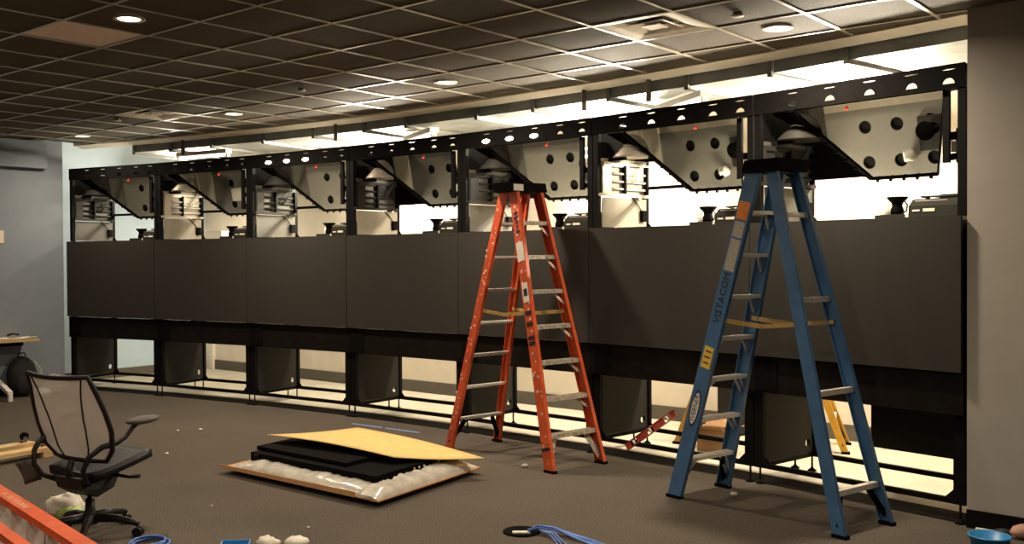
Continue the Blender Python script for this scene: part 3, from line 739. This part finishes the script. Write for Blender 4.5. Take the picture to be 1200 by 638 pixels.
# blue ladder
T = stepladder('blue_ladder', 'tall blue fibreglass step ladder standing open at right under the downlight', (2.055, 6.785, 0.0), R(216.5), 'blue', wb=0.565, wt=0.29, rungs=[0.27, 0.87, 1.46, 2.02], scale_rail=0.115, rear_depth=0.085, sz=1.29)
tb, rl_, fx, fy, ry, ht = T
K = ('f', 1)
on_web(rl_, K, fx, fy, ry, ht, 1.98, 2.10, 0.09, 'stickero', 'orange_sticker')
on_web(rl_, K, fx, fy, ry, ht, 1.86, 1.965, 0.085, 'sticker', 'label_sticker')
on_web(rl_, K, fx, fy, ry, ht, 1.63, 1.845, 0.085, 'sticker', 'label_sticker')
web_text(rl_, K, fx, fy, ry, ht, 1.445, 'VISTACOM', 0.078, 'ink', 1, 1.0, 0.95)
on_web(rl_, K, fx, fy, ry, ht, 0.95, 1.10, 0.08, 'stickery', 'caution_sticker')
for z in (0.985, 1.025, 1.065): on_web(rl_, K, fx, fy, ry, ht, z - 0.004, z + 0.006, 0.05, 'ink', 'printed_line', 0.0024)
def web_oval(z, a, b_, m, off):
    o, t, w, dd = rl_[K]; P = Vector((fx(z), fy(z), z)) + w * off
    pts = []
    for k in range(24):
        q = 2 * math.pi * k / 24; pts.append(P + t * (a * math.cos(q)) + dd * (b_ * math.sin(q)))
    MB().prism(pts, w * 0.0006).build('maker_emblem', m, o)
web_oval(0.66, 0.135, 0.040, 'navy', 0.0008); web_oval(0.66, 0.115, 0.030, 'paper', 0.0016)
web_text(rl_, K, fx, fy, ry, ht, 0.66, 'WERNER', 0.052, 'navy', 1, 1.0, 0.95, 0.0028)
# orange ladder
T = stepladder('orange_ladder', 'tall paint-spattered orange fibreglass step ladder standing open in the middle', (0.427, 8.70, 0.0), R(39.2), 'orange', wb=0.62, wt=0.31, stepm='stepdirty', scale_rail=0.10, rear_depth=0.085, sz=1.27)
to_, rl_, fx, fy, ry, ht = T
K = ('f', -1)
on_web(rl_, K, fx, fy, ry, ht, 1.70, 1.86, 0.085, 'paper', 'masking_tape')
on_web(rl_, K, fx, fy, ry, ht, 1.36, 1.52, 0.070, 'paper', 'label_sticker')
on_web(rl_, K, fx, fy, ry, ht, 1.41, 1.47, 0.045, 'navy', 'label_print', 0.0026)
for z in (1.27, 1.18, 1.065, 1.02): on_web(rl_, K, fx, fy, ry, ht, z - 0.017, z + 0.017, 0.075, 'ink', 'black_band')
for z in (1.95, 1.99, 2.03, 2.07, 2.11): on_web(rl_, K, fx, fy, ry, ht, z - 0.012, z + 0.012, 0.035 + 0.02 * math.sin(z * 40), 'navy', 'marker_scrawl')
on_web(rl_, K, fx, fy, ry, ht, 0.17, 0.195, 0.101, 'ink', 'black_band')
rnd = random.Random(3)
for key in (('f', -1), ('f', 1), ('r', -1)):
    sp = MB(); o, t, w, dd = rl_[key]
    for k in range(46):
        z = rnd.uniform(0.15, 2.2); s = key[1]; y = fy if key[0] == 'f' else ry
        P = Vector((s * fx(z), y(z), z)) + w * 0.0009 + dd * rnd.uniform(-0.036, 0.036)
        r = rnd.uniform(0.003, 0.009)
        sp.prism([P + t * (r * 1.6 * math.cos(q)) + dd * (r * math.sin(q)) for q in (0, 1.05, 2.1, 3.14, 4.2, 5.2)], w * 0.0006)
    s_ = sp.build('paint_spatter', 'cream', o); s_['kind'] = 'stuff'
cap_o = [c for c in to_.children if c.name.startswith('top_cap')][0]
MB().box(-0.2, -0.09, -0.1375, -0.1345, ht + 0.0, ht + 0.055).build('paint_spatter', 'paper', cap_o)
# yellow ladder in the back room
stepladder('yellow_ladder', 'yellow step ladder standing in the back room behind the blue ladder', (2.66, 9.18, 0.0), R(-112), 'yellow', h=1.85, spread=1.45, wb=0.52, wt=0.30, nstep=5, rungs=[0.30, 0.9], scale_rail=0.085, rear_depth=0.06, spreader='alu', sz=1.0)
# ------------------------------------------------------------------ spirit level leaning in the second bay from the right
a6 = AN[5]; p = bay_pt(5, 0.40, 0.036)
lvl = thing('spirit_level', 'red aluminium spirit level leaning on the stand rail by the orange ladder', 'level', (p.x, p.y, 0.085), -a6)
dl = Vector((0.46, 0.06, 0.34)); b = MB()
upv = Vector((-0.36, 0, 0.49)).normalized()
b.bar(upv * 0.003, dl + upv * 0.003, 0.024, 0.006, upv); b.bar(upv * 0.057, dl + upv * 0.057, 0.024, 0.006, upv)
for t0, t1 in ((0.0, 0.10), (0.22, 0.44), (0.56, 0.78), (0.90, 1.0)): b.bar(dl * t0 + upv * 0.03, dl * t1 + upv * 0.03, 0.008, 0.05, upv)
b.build('beam', 'redlev', lvl)
for t in (0.16, 0.5, 0.84): MB().cyl(dl * t + upv * 0.012, dl * t + upv * 0.048, 0.011, n=10).build('vial', 'paper', lvl)
# carton in the back room
cbx = thing('cardboard_box', 'small open cardboard box on the back room floor behind the blue ladder', 'box', (2.16, 8.92, 0.0), R(-32))
b = MB(); w_, d_, h_ = 0.125, 0.11, 0.19
b.box(-w_, w_, -d_, d_, 0, 0.006); b.box(-w_, w_, -d_, -d_ + 0.006, 0.006, h_); b.box(-w_, w_, d_ - 0.006, d_, 0.006, h_); b.box(-w_, -w_ + 0.006, -d_ + 0.006, d_ - 0.006, 0.006, h_); b.box(w_ - 0.006, w_, -d_ + 0.006, d_ - 0.006, 0.006, h_)
b.build('carton', 'box', cbx)
for p0, p1, e in (((-w_, -d_, h_), (w_, -d_, h_), (0, -0.10, 0.05)), ((-w_, d_, h_), (w_, d_, h_), (0, 0.08, 0.09)), ((-w_, -d_, h_), (-w_, d_, h_), (-0.10, 0, 0.06)), ((w_, -d_, h_), (w_, d_, h_), (0.11, 0, 0.03))):
    q0, q1, ev = Vector(p0), Vector(p1), Vector(e)
    MB().prism([q0, q1, q1 + ev, q0 + ev], (0, 0, 0.004)).build('flap', 'box', cbx)
# grey equipment panel standing in the back room
eq = thing('equipment_rack', 'dark grey equipment cabinet with screws standing in the back room', 'cabinet', (2.55, 9.75, 0.0), -AN[5])
MB().box(-0.12, 0.14, -0.10, 0.10, 0.02, 0.95).build('body', 'plate', eq); MB().box(-0.11, 0.13, -0.09, 0.09, 0.0, 0.02).build('plinth', 'matte', eq)
for q in (-0.09, -0.05):
    for z in (0.62, 0.75): MB().cyl((q, -0.106, z), (q, -0.10, z), 0.008, n=8).build('screw', 'alu', eq)
# ------------------------------------------------------------------ packaging on the carpet
tl = Vector((-2.03, 8.06, 0)); tf = Vector((-0.655, 6.88, 0)); trt = Vector((0.06, 7.98, 0)); tbk = tl + trt - tf
ex = (tf - tl).normalized(); cen = (tl + trt) / 2
pk = thing('display_packaging', 'cardboard sheet with plastic-wrapped black display panel on the carpet', 'package', (cen.x, cen.y, 0))
Lc = lambda p, z: Vector((p.x - cen.x, p.y - cen.y, z))
def ins(k): return [Lc(cen + (q - cen) * k, 0) for q in (tl, tf, trt, tbk)]
MB().prism([q + Vector((0.05, 0.08, 0)) for q in ins(0.84)], (0, 0, 0.045)).build('foam_base', 'matte', pk)
MB().prism([q + Vector((0, 0, 0.046)) for q in ins(1.0)], (0, 0, 0.010)).build('cardboard_tray', 'card', pk)
A_, F_, R__, B_ = ins(1.0)
MB().prism([A_ + Vector((0, 0, 0.046)), A_.lerp(F_, 0.87) + Vector((0, 0, 0.046)), A_.lerp(F_, 0.87) + Vector((0, 0, 0.085)), A_ + Vector((0, 0, 0.075))], (-0.004, -0.004, 0)).build('tray_lip', 'card', pk)
blk = ins(0.80)
MB().prism([q + Vector((0.02, 0.04, 0.057)) for q in blk], (0, 0, 0.11)).build('display_panel', 'matte', pk)
b2_ = ins(0.60)
MB().prism([q + Vector((-0.16, 0.14, 0.168)) for q in b2_], (0, 0, 0.03)).build('panel_back', 'matte', pk)
e0 = blk[1].lerp(blk[2], 0.38) + Vector((0.025, 0.035, 0.12)); e1 = blk[1].lerp(blk[2], 0.50) + Vector((0.025, 0.035, 0.12))
MB().bar(e0 + Vector((0, 0, -0.035)), e1 + Vector((0, 0, -0.035)), 0.006, 0.012).build('label_plate', 'paper', pk)
for k, m in ((0.44, 'stickery'), (0.50, 'paper'), (0.56, 'paper'), (0.74, 'paper')):
    q = blk[1].lerp(blk[2], k) + Vector((0.027, 0.033, 0.135)); MB().box(q.x - 0.006, q.x + 0.006, q.y - 0.006, q.y + 0.006, q.z, q.z + 0.014).build('connector', m, pk)
def wrapstrip(a, c, seed, h0, inn):
    rnd = random.Random(seed); n = 60; rows = 8
    nv = Vector((-(c - a).y, (c - a).x, 0)).normalized()
    vs = []; k = 0.0
    for i in range(n + 1):
        q = a.lerp(c, i / n); k = 0.75 * k + rnd.uniform(-0.004, 0.004)
        end = min(1, 6 * min(i, n - i) / n + 0.35)
        for j in range(rows):
            s = j / (rows - 1)
            out = 0.006 + inn * (s ** 1.7)
            zz = 0.050 + h0 * end * (1 - (1 - s) ** 2.2)
            cr = (k + rnd.uniform(-0.0025, 0.0025)) * (0.3 + s)
            vs.append(q + nv * (out + cr) + Vector((0, 0, zz + cr)))
    fs = [(i * rows + j, (i + 1) * rows + j, (i + 1) * rows + j + 1, i * rows + j + 1) for i in range(n) for j in range(rows - 1)]
    return MB().add(vs, fs, True).build('plastic_wrap', 'wrap', pk)
wrapstrip(A_.lerp(F_, 0.05), A_.lerp(F_, 0.98), 5, 0.075, 0.19); wrapstrip(F_, F_.lerp(R__, 0.98), 6, 0.085, 0.15)
b = MB().box(-0.02, 0.02, -0.02, 0.02, 0.07, 0.16); o = b.build('corner_clip', 'black', pk); o.location = A_.lerp(F_, 0.14) + Vector((0.10, 0.12, 0))
lidc = [Vector((-1.72, 8.36, 0.262)), Vector((-0.60, 7.56, 0.225)), Vector((0.09, 7.80, 0.165)), Vector((-1.00, 8.66, 0.265))]
lid = MB().sheet([q - Vector((cen.x, cen.y, 0)) for q in lidc], 14, 6, lambda u, v: (0, 0, 0.020 * math.sin(u * math.pi) - 0.012 * math.sin(v * math.pi)), 0.006)
lid.build('cardboard_lid', 'cardy', pk, 'yellowish cardboard sheet')
# ------------------------------------------------------------------ office chair
ch = thing('office_chair', 'black office chair with mesh back and loop arms at left', 'chair', (-2.405, 6.26, 0.0), R(-30))
hub = MB().lathe([(0.045, 0.075), (0.05, 0.10), (0.038, 0.15), (0.03, 0.17), (0.028, 0.235), (0.020, 0.235), (0.017, 0.24), (0.017, 0.32)], n=16)
hub.build('gas_column', 'chair', ch)
for k in range(5):
    a = R(30 - 5 + 72 * k); d = Vector((math.cos(a), math.sin(a), 0))
    MB().tube([d * 0.03 + Vector((0, 0, 0.115)), d * 0.17 + Vector((0, 0, 0.112)), d * 0.29 + Vector((0, 0, 0.088)), d * 0.315 + Vector((0, 0, 0.075))], [0.032, 0.026, 0.02, 0.016], 8).build('base_leg', 'chair', ch)
    sd = Vector((-d.y, d.x, 0)); c = d * 0.31 + Vector((0, 0, 0.031))
    cs = MB()
    for s in (-1, 1): cs.cyl(c + sd * (0.006 * s), c + sd * (0.028 * s), 0.031, n=16)
    cs.tube([c + Vector((0, 0, 0.045)), c + Vector((0, 0, 0.005))], 0.007, 6)
    cs.build('castor', 'chair', ch)
# seat: thin tapered cushion, front edge lifted
def seat_fn(u, v): return (0, 0, 0.03 * math.cos((u - 0.5) * 2.2) - 0.03 + 0.012 * math.sin(v * math.pi))
sb = MB().sheet([(-0.22, -0.13, 0.445), (0.22, -0.13, 0.445), (0.21, 0.31, 0.515), (-0.21, 0.31, 0.515)], 10, 10, lambda u, v: (0.02 * math.sin(v * math.pi) * (u - 0.5) * 2, 0, -0.035 * (1 - (2 * u - 1) ** 2) * (1 - v)), 0.05)
sb.build('seat', 'chair', ch)
MB().prism([(-0.12, -0.17, 0.40), (-0.12, 0.14, 0.41), (-0.10, 0.07, 0.31), (-0.10, -0.06, 0.27), (-0.10, -0.16, 0.33)], (0.24, 0, 0)).build('seat_mechanism', 'chair', ch)
MB().tube([(0.10, 0.06, 0.39), (0.24, 0.10, 0.375), (0.31, 0.12, 0.385)], [0.012, 0.010, 0.014], 8).build('tilt_lever', 'chair', ch)
# back
bz = [0.50, 0.575, 0.695, 0.82, 0.94, 1.035]; by = [-0.10, -0.125, -0.155, -0.195, -0.235, -0.275]; bw = [0.225, 0.305, 0.335, 0.325, 0.295, 0.275]
def back_pt(s, k): 
    k = max(0, min(len(bz) - 1.0001, k)); i = int(k); f = k - i
    L = lambda q: q[i] * (1 - f) + q[i + 1] * f
    dish = 0.045 * (s * s)
    return Vector((s * L(bw), L(by) + dish, L(bz)))
ms = MB(); nx, ny = 12, 15; vs = []
for j in range(ny + 1):
    for i in range(nx + 1): vs.append(back_pt(-1 + 2 * i / nx, 5 * j / ny))
ms.add(vs, [(j * (nx + 1) + i, j * (nx + 1) + i + 1, (j + 1) * (nx + 1) + i + 1, (j + 1) * (nx + 1) + i) for j in range(ny) for i in range(nx)], True)
ms.build('mesh_back', 'mesh', ch)
fr = [back_pt(-1, k * 0.5) for k in range(0, 11)] + [back_pt(-1 + 2 * k / 8, 5) + Vector((0, 0, -0.012 * math.sin(k / 8 * math.pi))) for k in range(1, 8)] + [back_pt(1, 5 - k * 0.5) for k in range(0, 11)] + [back_pt(1 - 2 * k / 8, 0) for k in range(1, 9)]
MB().tube(fr, 0.016, 8).build('back_frame', 'chair', ch)
for s in (-1, 1):
    MB().tube([back_pt(s * (0.86 - 0.40 * math.sin(min(1, (5 - k * 0.5) / 3.2) * math.pi / 2)), k * 0.5) + Vector((0, -0.006, 0)) for k in range(0, 11)], 0.005, 6).build('back_seam', 'chair', ch)
MB().tube([(0, -0.10, 0.36), (0, -0.16, 0.42), (0, -0.13, 0.50)], [0.03, 0.026, 0.02], 8).build('back_spine', 'chair', ch)
for s in (-1, 1):
    MB().tube([(s * 0.14, -0.12, 0.36), (s * 0.20, -0.19, 0.40), (s * 0.225, -0.23, 0.47), (s * 0.25, -0.21, 0.55), (s * 0.285, -0.14, 0.605), (s * 0.315, -0.06, 0.62), (s * 0.322, 0.0, 0.645), (s * 0.325, 0.06, 0.70), (s * 0.328, 0.10, 0.722)], [0.016] * 4 + [0.018] * 2 + [0.014] * 3, 8).build('arm_loop', 'chair', ch)
    MB().blob((s * 0.33, 0.135, 0.735), (0.05, 0.13, 0.026), 14, 8, 0).build('arm_pad', 'armpad', ch)
MB().sheet([(-0.40, -0.24, 0.46), (-0.31, -0.16, 0.49), (-0.29, -0.14, 0.35), (-0.36, -0.20, 0.32)], 4, 4, lambda u, v: (0, 0.012 * math.sin(u * 5 + v * 3), 0), 0.002).build('hanging_tag', 'armpad', ch, 'loose grey plastic flap')
# ------------------------------------------------------------------ ladder lying on its side, lower left
ld = thing('lying_ladder', 'bright orange ladder lying folded on its side in the near left corner', 'ladder', (-2.30, 5.05, 0.0), math.atan2(-0.84, 0.70))
# local x runs along the ladder toward the viewer's right, y to the left/back
for (y, z, nm) in ((0.10, 0.42, 'rail'), (-0.10, 0.40, 'rail'), (0.10, 0.02, 'rail'), (-0.10, 0.02, 'rail')):
    up = z > 0.2; b = MB(); dz = -1 if up else 1; wd = 0.085 if y > 0 else 0.06
    b.box(-1.75, 0.9, y - wd / 2, y + wd / 2, z - 0.004, z + 0.004); b.box(-1.75, 0.9, y - wd / 2, y - wd / 2 + 0.006, min(z, z + dz * 0.034), max(z, z + dz * 0.034)); b.box(-1.75, 0.9, y + wd / 2 - 0.006, y + wd / 2, min(z, z + dz * 0.034), max(z, z + dz * 0.034))
    r_ = b.build('rail', 'orange2', ld)
    if y > 0 and up:
        text_mesh('SWNS ELECTRIC  NI', 0.052, (-0.42, y - 0.004, z + 0.0052), (-1, 0, 0), (0, -1, 0), 'inkw', 'lettering', r_, 0.0006, 1.0, 0.95)
        for q in (-1.20, -1.13): MB().box(q - 0.022, q + 0.022, y - 0.032, y + 0.022, z + 0.0041, z + 0.0052).build('printed_mark', 'inkw', r_)
for k in range(8):
    x = -1.6 + k * 0.305
    MB().box(x - 0.012, x + 0.012, 0.062, 0.138, 0.028, 0.412).build('step', 'alu', ld)
    if k % 2 == 0: MB().box(x + 0.05, x + 0.07, -0.12, -0.08, 0.028, 0.392).build('rung', 'alu', ld)
# ------------------------------------------------------------------ litter near the chair
lt = thing('food_bag', 'crumpled cream food bag with green wrapper on the carpet behind the orange rail', 'trash bag', (-2.72, 6.63, 0.0))
MB().blob((0.0, 0.02, 0.085), (0.13, 0.10, 0.085), 14, 9, 0.16, 11, 0.004).build('bag', 'bagw', lt)
MB().blob((0.06, -0.06, 0.06), (0.10, 0.06, 0.05), 12, 8, 0.22, 12, 0.006).build('wrapper', 'green', lt)
tag(MB().blob((-3.06, 6.38, 0.05), (0.08, 0.05, 0.05), 12, 7, 0.25, 21, 0.003).build('crumpled_paper', 'paper'), 'crumpled white paper lying beside the lying ladder', 'paper')
# ------------------------------------------------------------------ left side: desk, bag, dolly, wall plate
wdir = B2; p = LC - B2 * 0.62 + nb * 0.42
dsk = thing('desk', 'desk with light wood top and white slanted leg by the left wall', 'desk', (p.x, p.y, 0.0), math.atan2(A2.y, A2.x))
# local x along A (away from the wall), y along B
dk_x1 = 0.0
dsk.location = (LC - B2 * 0.565).to_3d()
MB().box(0.0, 0.46, -1.7, 0.0, 0.715, 0.745).build('tabletop', 'maple', dsk)
MB().box(0.06, 0.34, -1.55, -0.15, 0.66, 0.7148).build('under_frame', 'black', dsk)
for y in (-0.42, -1.40):
    lg = MB(); lg.box(0.10, 0.17, y - 0.03, y + 0.03, 0.26, 0.66); lg.build('leg', 'white', dsk)
    ft = MB().bar((0.08, y, 0.27), (0.55, y, 0.10), 0.06, 0.045); ft.box(0.525, 0.565, y - 0.025, y + 0.025, 0.0, 0.10); ft.box(0.06, 0.12, y - 0.02, y + 0.02, 0.0, 0.26)
    ft.build('foot', 'white', dsk)
def on_desk(x, y): q = LC - B2 * 0.565 + A2 * x + B2 * y; return q
for k, (x, y, rz, m, z, lab) in enumerate(((0.24, -0.46, 0.1, 'paper', 0.748, 'loose sheet of paper on the desk, underneath the others'), (0.22, -0.62, -0.2, 'paper', 0.755, 'loose sheet of paper on top of the desk papers'), (0.30, -0.14, 0.2, 'paper', 0.7465, 'loose sheet of paper nearest the desk end'))):
    q = on_desk(x, y)
    s_ = MB().sheet([(-0.10, -0.14, 0), (0.10, -0.14, 0), (0.10, 0.14, 0), (-0.10, 0.14, 0)], 6, 6, lambda u, v, k=k: (0, 0, 0.004 + 0.018 * abs(math.sin(u * 3 + k)) * v), 0.0015).build('paper_sheet', m)
    tag(s_, lab, 'paper', 'papers on the desk'); s_.location = (q.x, q.y, z); s_.rotation_euler.z = ang + rz
q = on_desk(0.22, -0.30)
tag(MB().tube([(q.x, q.y, 0.79), (q.x + 0.06, q.y + 0.03, 0.81), (q.x + 0.13, q.y + 0.05, 0.795)], 0.012, 8).build('marker_pen', 'ink'), 'dark marker lying on the desk papers', 'pen')
q = LC - B2 * 0.66 + A2 * 0.17
bp = thing('backpack', 'black backpack leaning against the left wall beside the desk', 'backpack', (q.x, q.y, 0), ang)
MB().blob((0.0, 0.0, 0.25), (0.13, 0.19, 0.26), 16, 12, 0.03, 2, 0.0).build('body', 'bag', bp)
MB().blob((0.09, 0.0, 0.17), (0.06, 0.13, 0.15), 14, 9, 0.03, 3, 0.01).build('front_pocket', 'bag', bp)
MB().tube([(0.0, -0.05, 0.49), (0.0, -0.04, 0.55), (0.0, 0.04, 0.55), (0.0, 0.05, 0.49)], 0.010, 6).build('handle', 'bag', bp)
MB().tube([(0.06, 0.13, 0.44), (0.14, 0.18, 0.34), (0.15, 0.18, 0.20), (0.08, 0.17, 0.08)], 0.010, 6).build('strap', 'sticker', bp, 'pale grey strap')
q = LC - B2 * 0.55 + A2 * 0.50
tag(MB().blob((q.x, q.y, 0.06), (0.10, 0.08, 0.06), 12, 7, 0.2, 8, 0.003).build('plastic_sack', 'wrapw'), 'small white plastic sack on the carpet in front of the backpack', 'bag')
q = LC - B2 * 0.30 + A2 * 0.32
tag(MB().blob((q.x, q.y, 0.12), (0.16, 0.14, 0.135), 14, 9, 0.14, 9, 0.003).build('crumpled_film', 'wrap'), 'crumpled clear plastic film in the corner behind the chair back', 'plastic film')
dl_ = thing('furniture_dolly', 'upturned pine furniture dolly with castors on the carpet at far left', 'dolly', (-4.22, 8.74, 0.0), math.atan2(B2.y, B2.x) + R(6))
for y, z in ((-0.30, 0.0), (0.02, 0.0)):
    MB().box(-0.45, 0.40, y - 0.07, y + 0.07, z + 0.05, z + 0.085).build('board', 'wood', dl_)
for x in (-0.36, 0.31): MB().box(x - 0.045, x + 0.045, -0.37, 0.09, 0.0, 0.05).build('cross_board', 'wood', dl_)
for x in (-0.36, 0.31):
    for y in (-0.30, 0.02):
        c = MB(); c.box(x - 0.03, x + 0.03, y - 0.03, y + 0.03, 0.085, 0.092); c.box(x - 0.008, x + 0.03, y - 0.024, y - 0.018, 0.092, 0.14); c.box(x - 0.008, x + 0.03, y + 0.018, y + 0.024, 0.092, 0.14)
        cc = c.build('castor_fork', 'chrome', dl_)
        MB().cyl((x + 0.015, y - 0.016, 0.142), (x + 0.015, y + 0.016, 0.142), 0.036, n=14).build('castor_wheel', 'matte', cc)
q = LC - B2 * 0.855
wp = thing('wall_plate', 'small cream wall plate on the left wall', 'wall plate', (q.x, q.y, 2.03), ang)
MB().box(0.0005, 0.008, -0.062, 0.062, -0.075, 0.085).build('plate', 'vent', wp)
for z in (-0.05, 0.055): MB().cyl((0.008, 0, z), (0.0095, 0, z), 0.005, n=8).build('screw', 'alu', wp)
# ------------------------------------------------------------------ floor box, cables, tape and scraps
fb = thing('floor_box', 'open round floor box with black rim in the foreground carpet', 'floor box', (0.304, 6.275, 0.0))
MB().lathe([(0.085, 0.001), (0.118, 0.001), (0.118, 0.010), (0.100, 0.014), (0.085, 0.008)], n=28).build('rim', 'matte', fb)
MB().lathe([(0.001, 0.001), (0.084, 0.001), (0.084, 0.003), (0.001, 0.003)], n=28).build('base', 'black', fb)
MB().box(-0.06, 0.05, -0.06, -0.02, 0.003, 0.016).build('socket', 'paper', fb)
cb = thing('blue_cable_bundle', 'bundle of blue network cables spilling out of the floor box', 'cables', (0.40, 6.24, 0.0))
rnd = random.Random(9)
for k in range(9):
    y0 = -0.03 + 0.008 * k; sp = rnd.uniform(-0.03, 0.03); h = rnd.uniform(0.035, 0.06)
    MB().tube([(-0.06, y0 * 0.5, 0.022), (0.0, y0 * 0.8, h), (0.10, y0 - 0.02 + sp * 0.3, h * 0.9), (0.20, y0 - 0.10 + sp, 0.02), (0.32, y0 - 0.22 + sp * 2, 0.007), (0.42 + sp, y0 - 0.40 + sp * 2, 0.007)], 0.0045, 6).build('cable', 'cable', cb)
for k in range(3):
    MB().tube([(0.0, -0.02, 0.03), (0.06 + 0.02 * k, -0.09, 0.03), (0.10 + 0.02 * k, -0.20, 0.008), (0.10 + 0.04 * k, -0.36, 0.007)], 0.0045, 6).build('cable', 'cable', cb)
bc = thing('blue_wire_coil', 'coil of blue wire on the carpet by the chair castor', 'cable coil', (-1.96, 6.02, 0.0))
for k in range(4):
    MB().tube([((0.115 - 0.006 * k) * math.cos(q * math.pi / 12) + 0.012 * math.sin(k * 2), (0.125 - 0.007 * k) * math.sin(q * math.pi / 12), 0.008 + 0.009 * k) for q in range(25)], 0.0055, 6).build('loop', 'cable', bc)
for k, (p0, p1, lab) in enumerate((((-1.262, 10.462), (-0.93, 10.20), 'strip of blue masking tape on the carpet, its left half'), ((-0.89, 10.17), (-0.53, 9.886), 'strip of blue masking tape on the carpet, its right half'))):
    tag(MB().bar((*p0, 0.0015), (*p1, 0.0015), 0.035, 0.002).build('masking_tape', 'btape'), lab, 'tape', 'blue tape strips on the carpet')
rl3 = thing('tape_roll', 'blue plastic tray edge on the carpet at the bottom left of centre', 'tray', (-1.43, 5.99, 0.0), R(8))
MB().box(-0.085, 0.085, -0.06, 0.05, 0.0, 0.006).build('base', 'bblue', rl3)
for b_ in ((-0.085, 0.085, 0.044, 0.05), (-0.085, 0.085, -0.06, -0.054), (-0.085, -0.079, -0.054, 0.044), (0.079, 0.085, -0.054, 0.044)): MB().box(*b_, 0.006, 0.03).build('side', 'bblue', rl3)
tag(MB().blob((-1.235, 5.975, 0.03), (0.07, 0.06, 0.035), 12, 7, 0.25, 31, 0.002).build('crumpled_wrapper', 'bagw'), 'crumpled cream wrapper beside the blue tray', 'wrapper')
tag(MB().blob((-1.06, 5.97, 0.035), (0.075, 0.07, 0.035), 12, 7, 0.1, 32, 0.002).build('paper_wad', 'paper'), 'round wad of white paper at the bottom edge', 'paper')
tb2 = thing('blue_tub', 'round blue tub on the carpet at the foot of the right wall', 'tub', (3.08, 5.95, 0.0))
MB().lathe([(0.001, 0.002), (0.10, 0.002), (0.115, 0.05), (0.122, 0.052), (0.118, 0.058), (0.108, 0.054), (0.095, 0.008), (0.001, 0.008)], n=26).build('tub', 'bblue', tb2)
tag(MB().blob((3.37, 6.06, 0.045), (0.11, 0.06, 0.045), 12, 7, 0.1, 41, 0.002).build('work_glove', 'skin'), 'tan work glove on the carpet by the right wall', 'glove')
tag(MB().blob((3.27, 6.15, 0.02), (0.05, 0.04, 0.02), 10, 6, 0.15, 42, 0.002).build('black_rag', 'bag'), 'black rag on the carpet between the blue tub and the tan glove', 'rag')
scraps = [(-2.713, 8.848, 0.020, 'white foam crumb standing on the open carpet'), (-2.752, 10.098, 0.020, 'white scrap on the carpet near the stands, right one of a pair'), (-2.968, 10.039, 0.018, 'white scrap on the carpet near the stands, left one of a pair'),
          (0.430, 8.218, 0.028, 'white scrap on the carpet in front of the orange ladder'), (-0.261, 8.808, 0.012, 'tan crumb between the feet of the orange ladder'), (1.884, 7.206, 0.026, 'white scrap beside the blue ladder\'s near foot'),
          (-1.059, 6.403, 0.010, 'small white crumb left of the floor box'), (-1.831, 6.988, 0.009, 'tiny pale crumb between the chair and the packaging'), (-2.303, 6.673, 0.010, 'yellowish crumb just beyond the chair base'), (-0.60, 9.25, 0.03, 'white scrap behind the cardboard sheet')]
for k, (x, y, r, lab) in enumerate(scraps):
    tag(MB().blob((x, y, r * 0.5), (r, r * 0.8, r * 0.6), 8, 5, 0.3, 60 + k, 0.001).build('scrap', 'paper'), lab, 'scrap', 'scraps on the carpet')
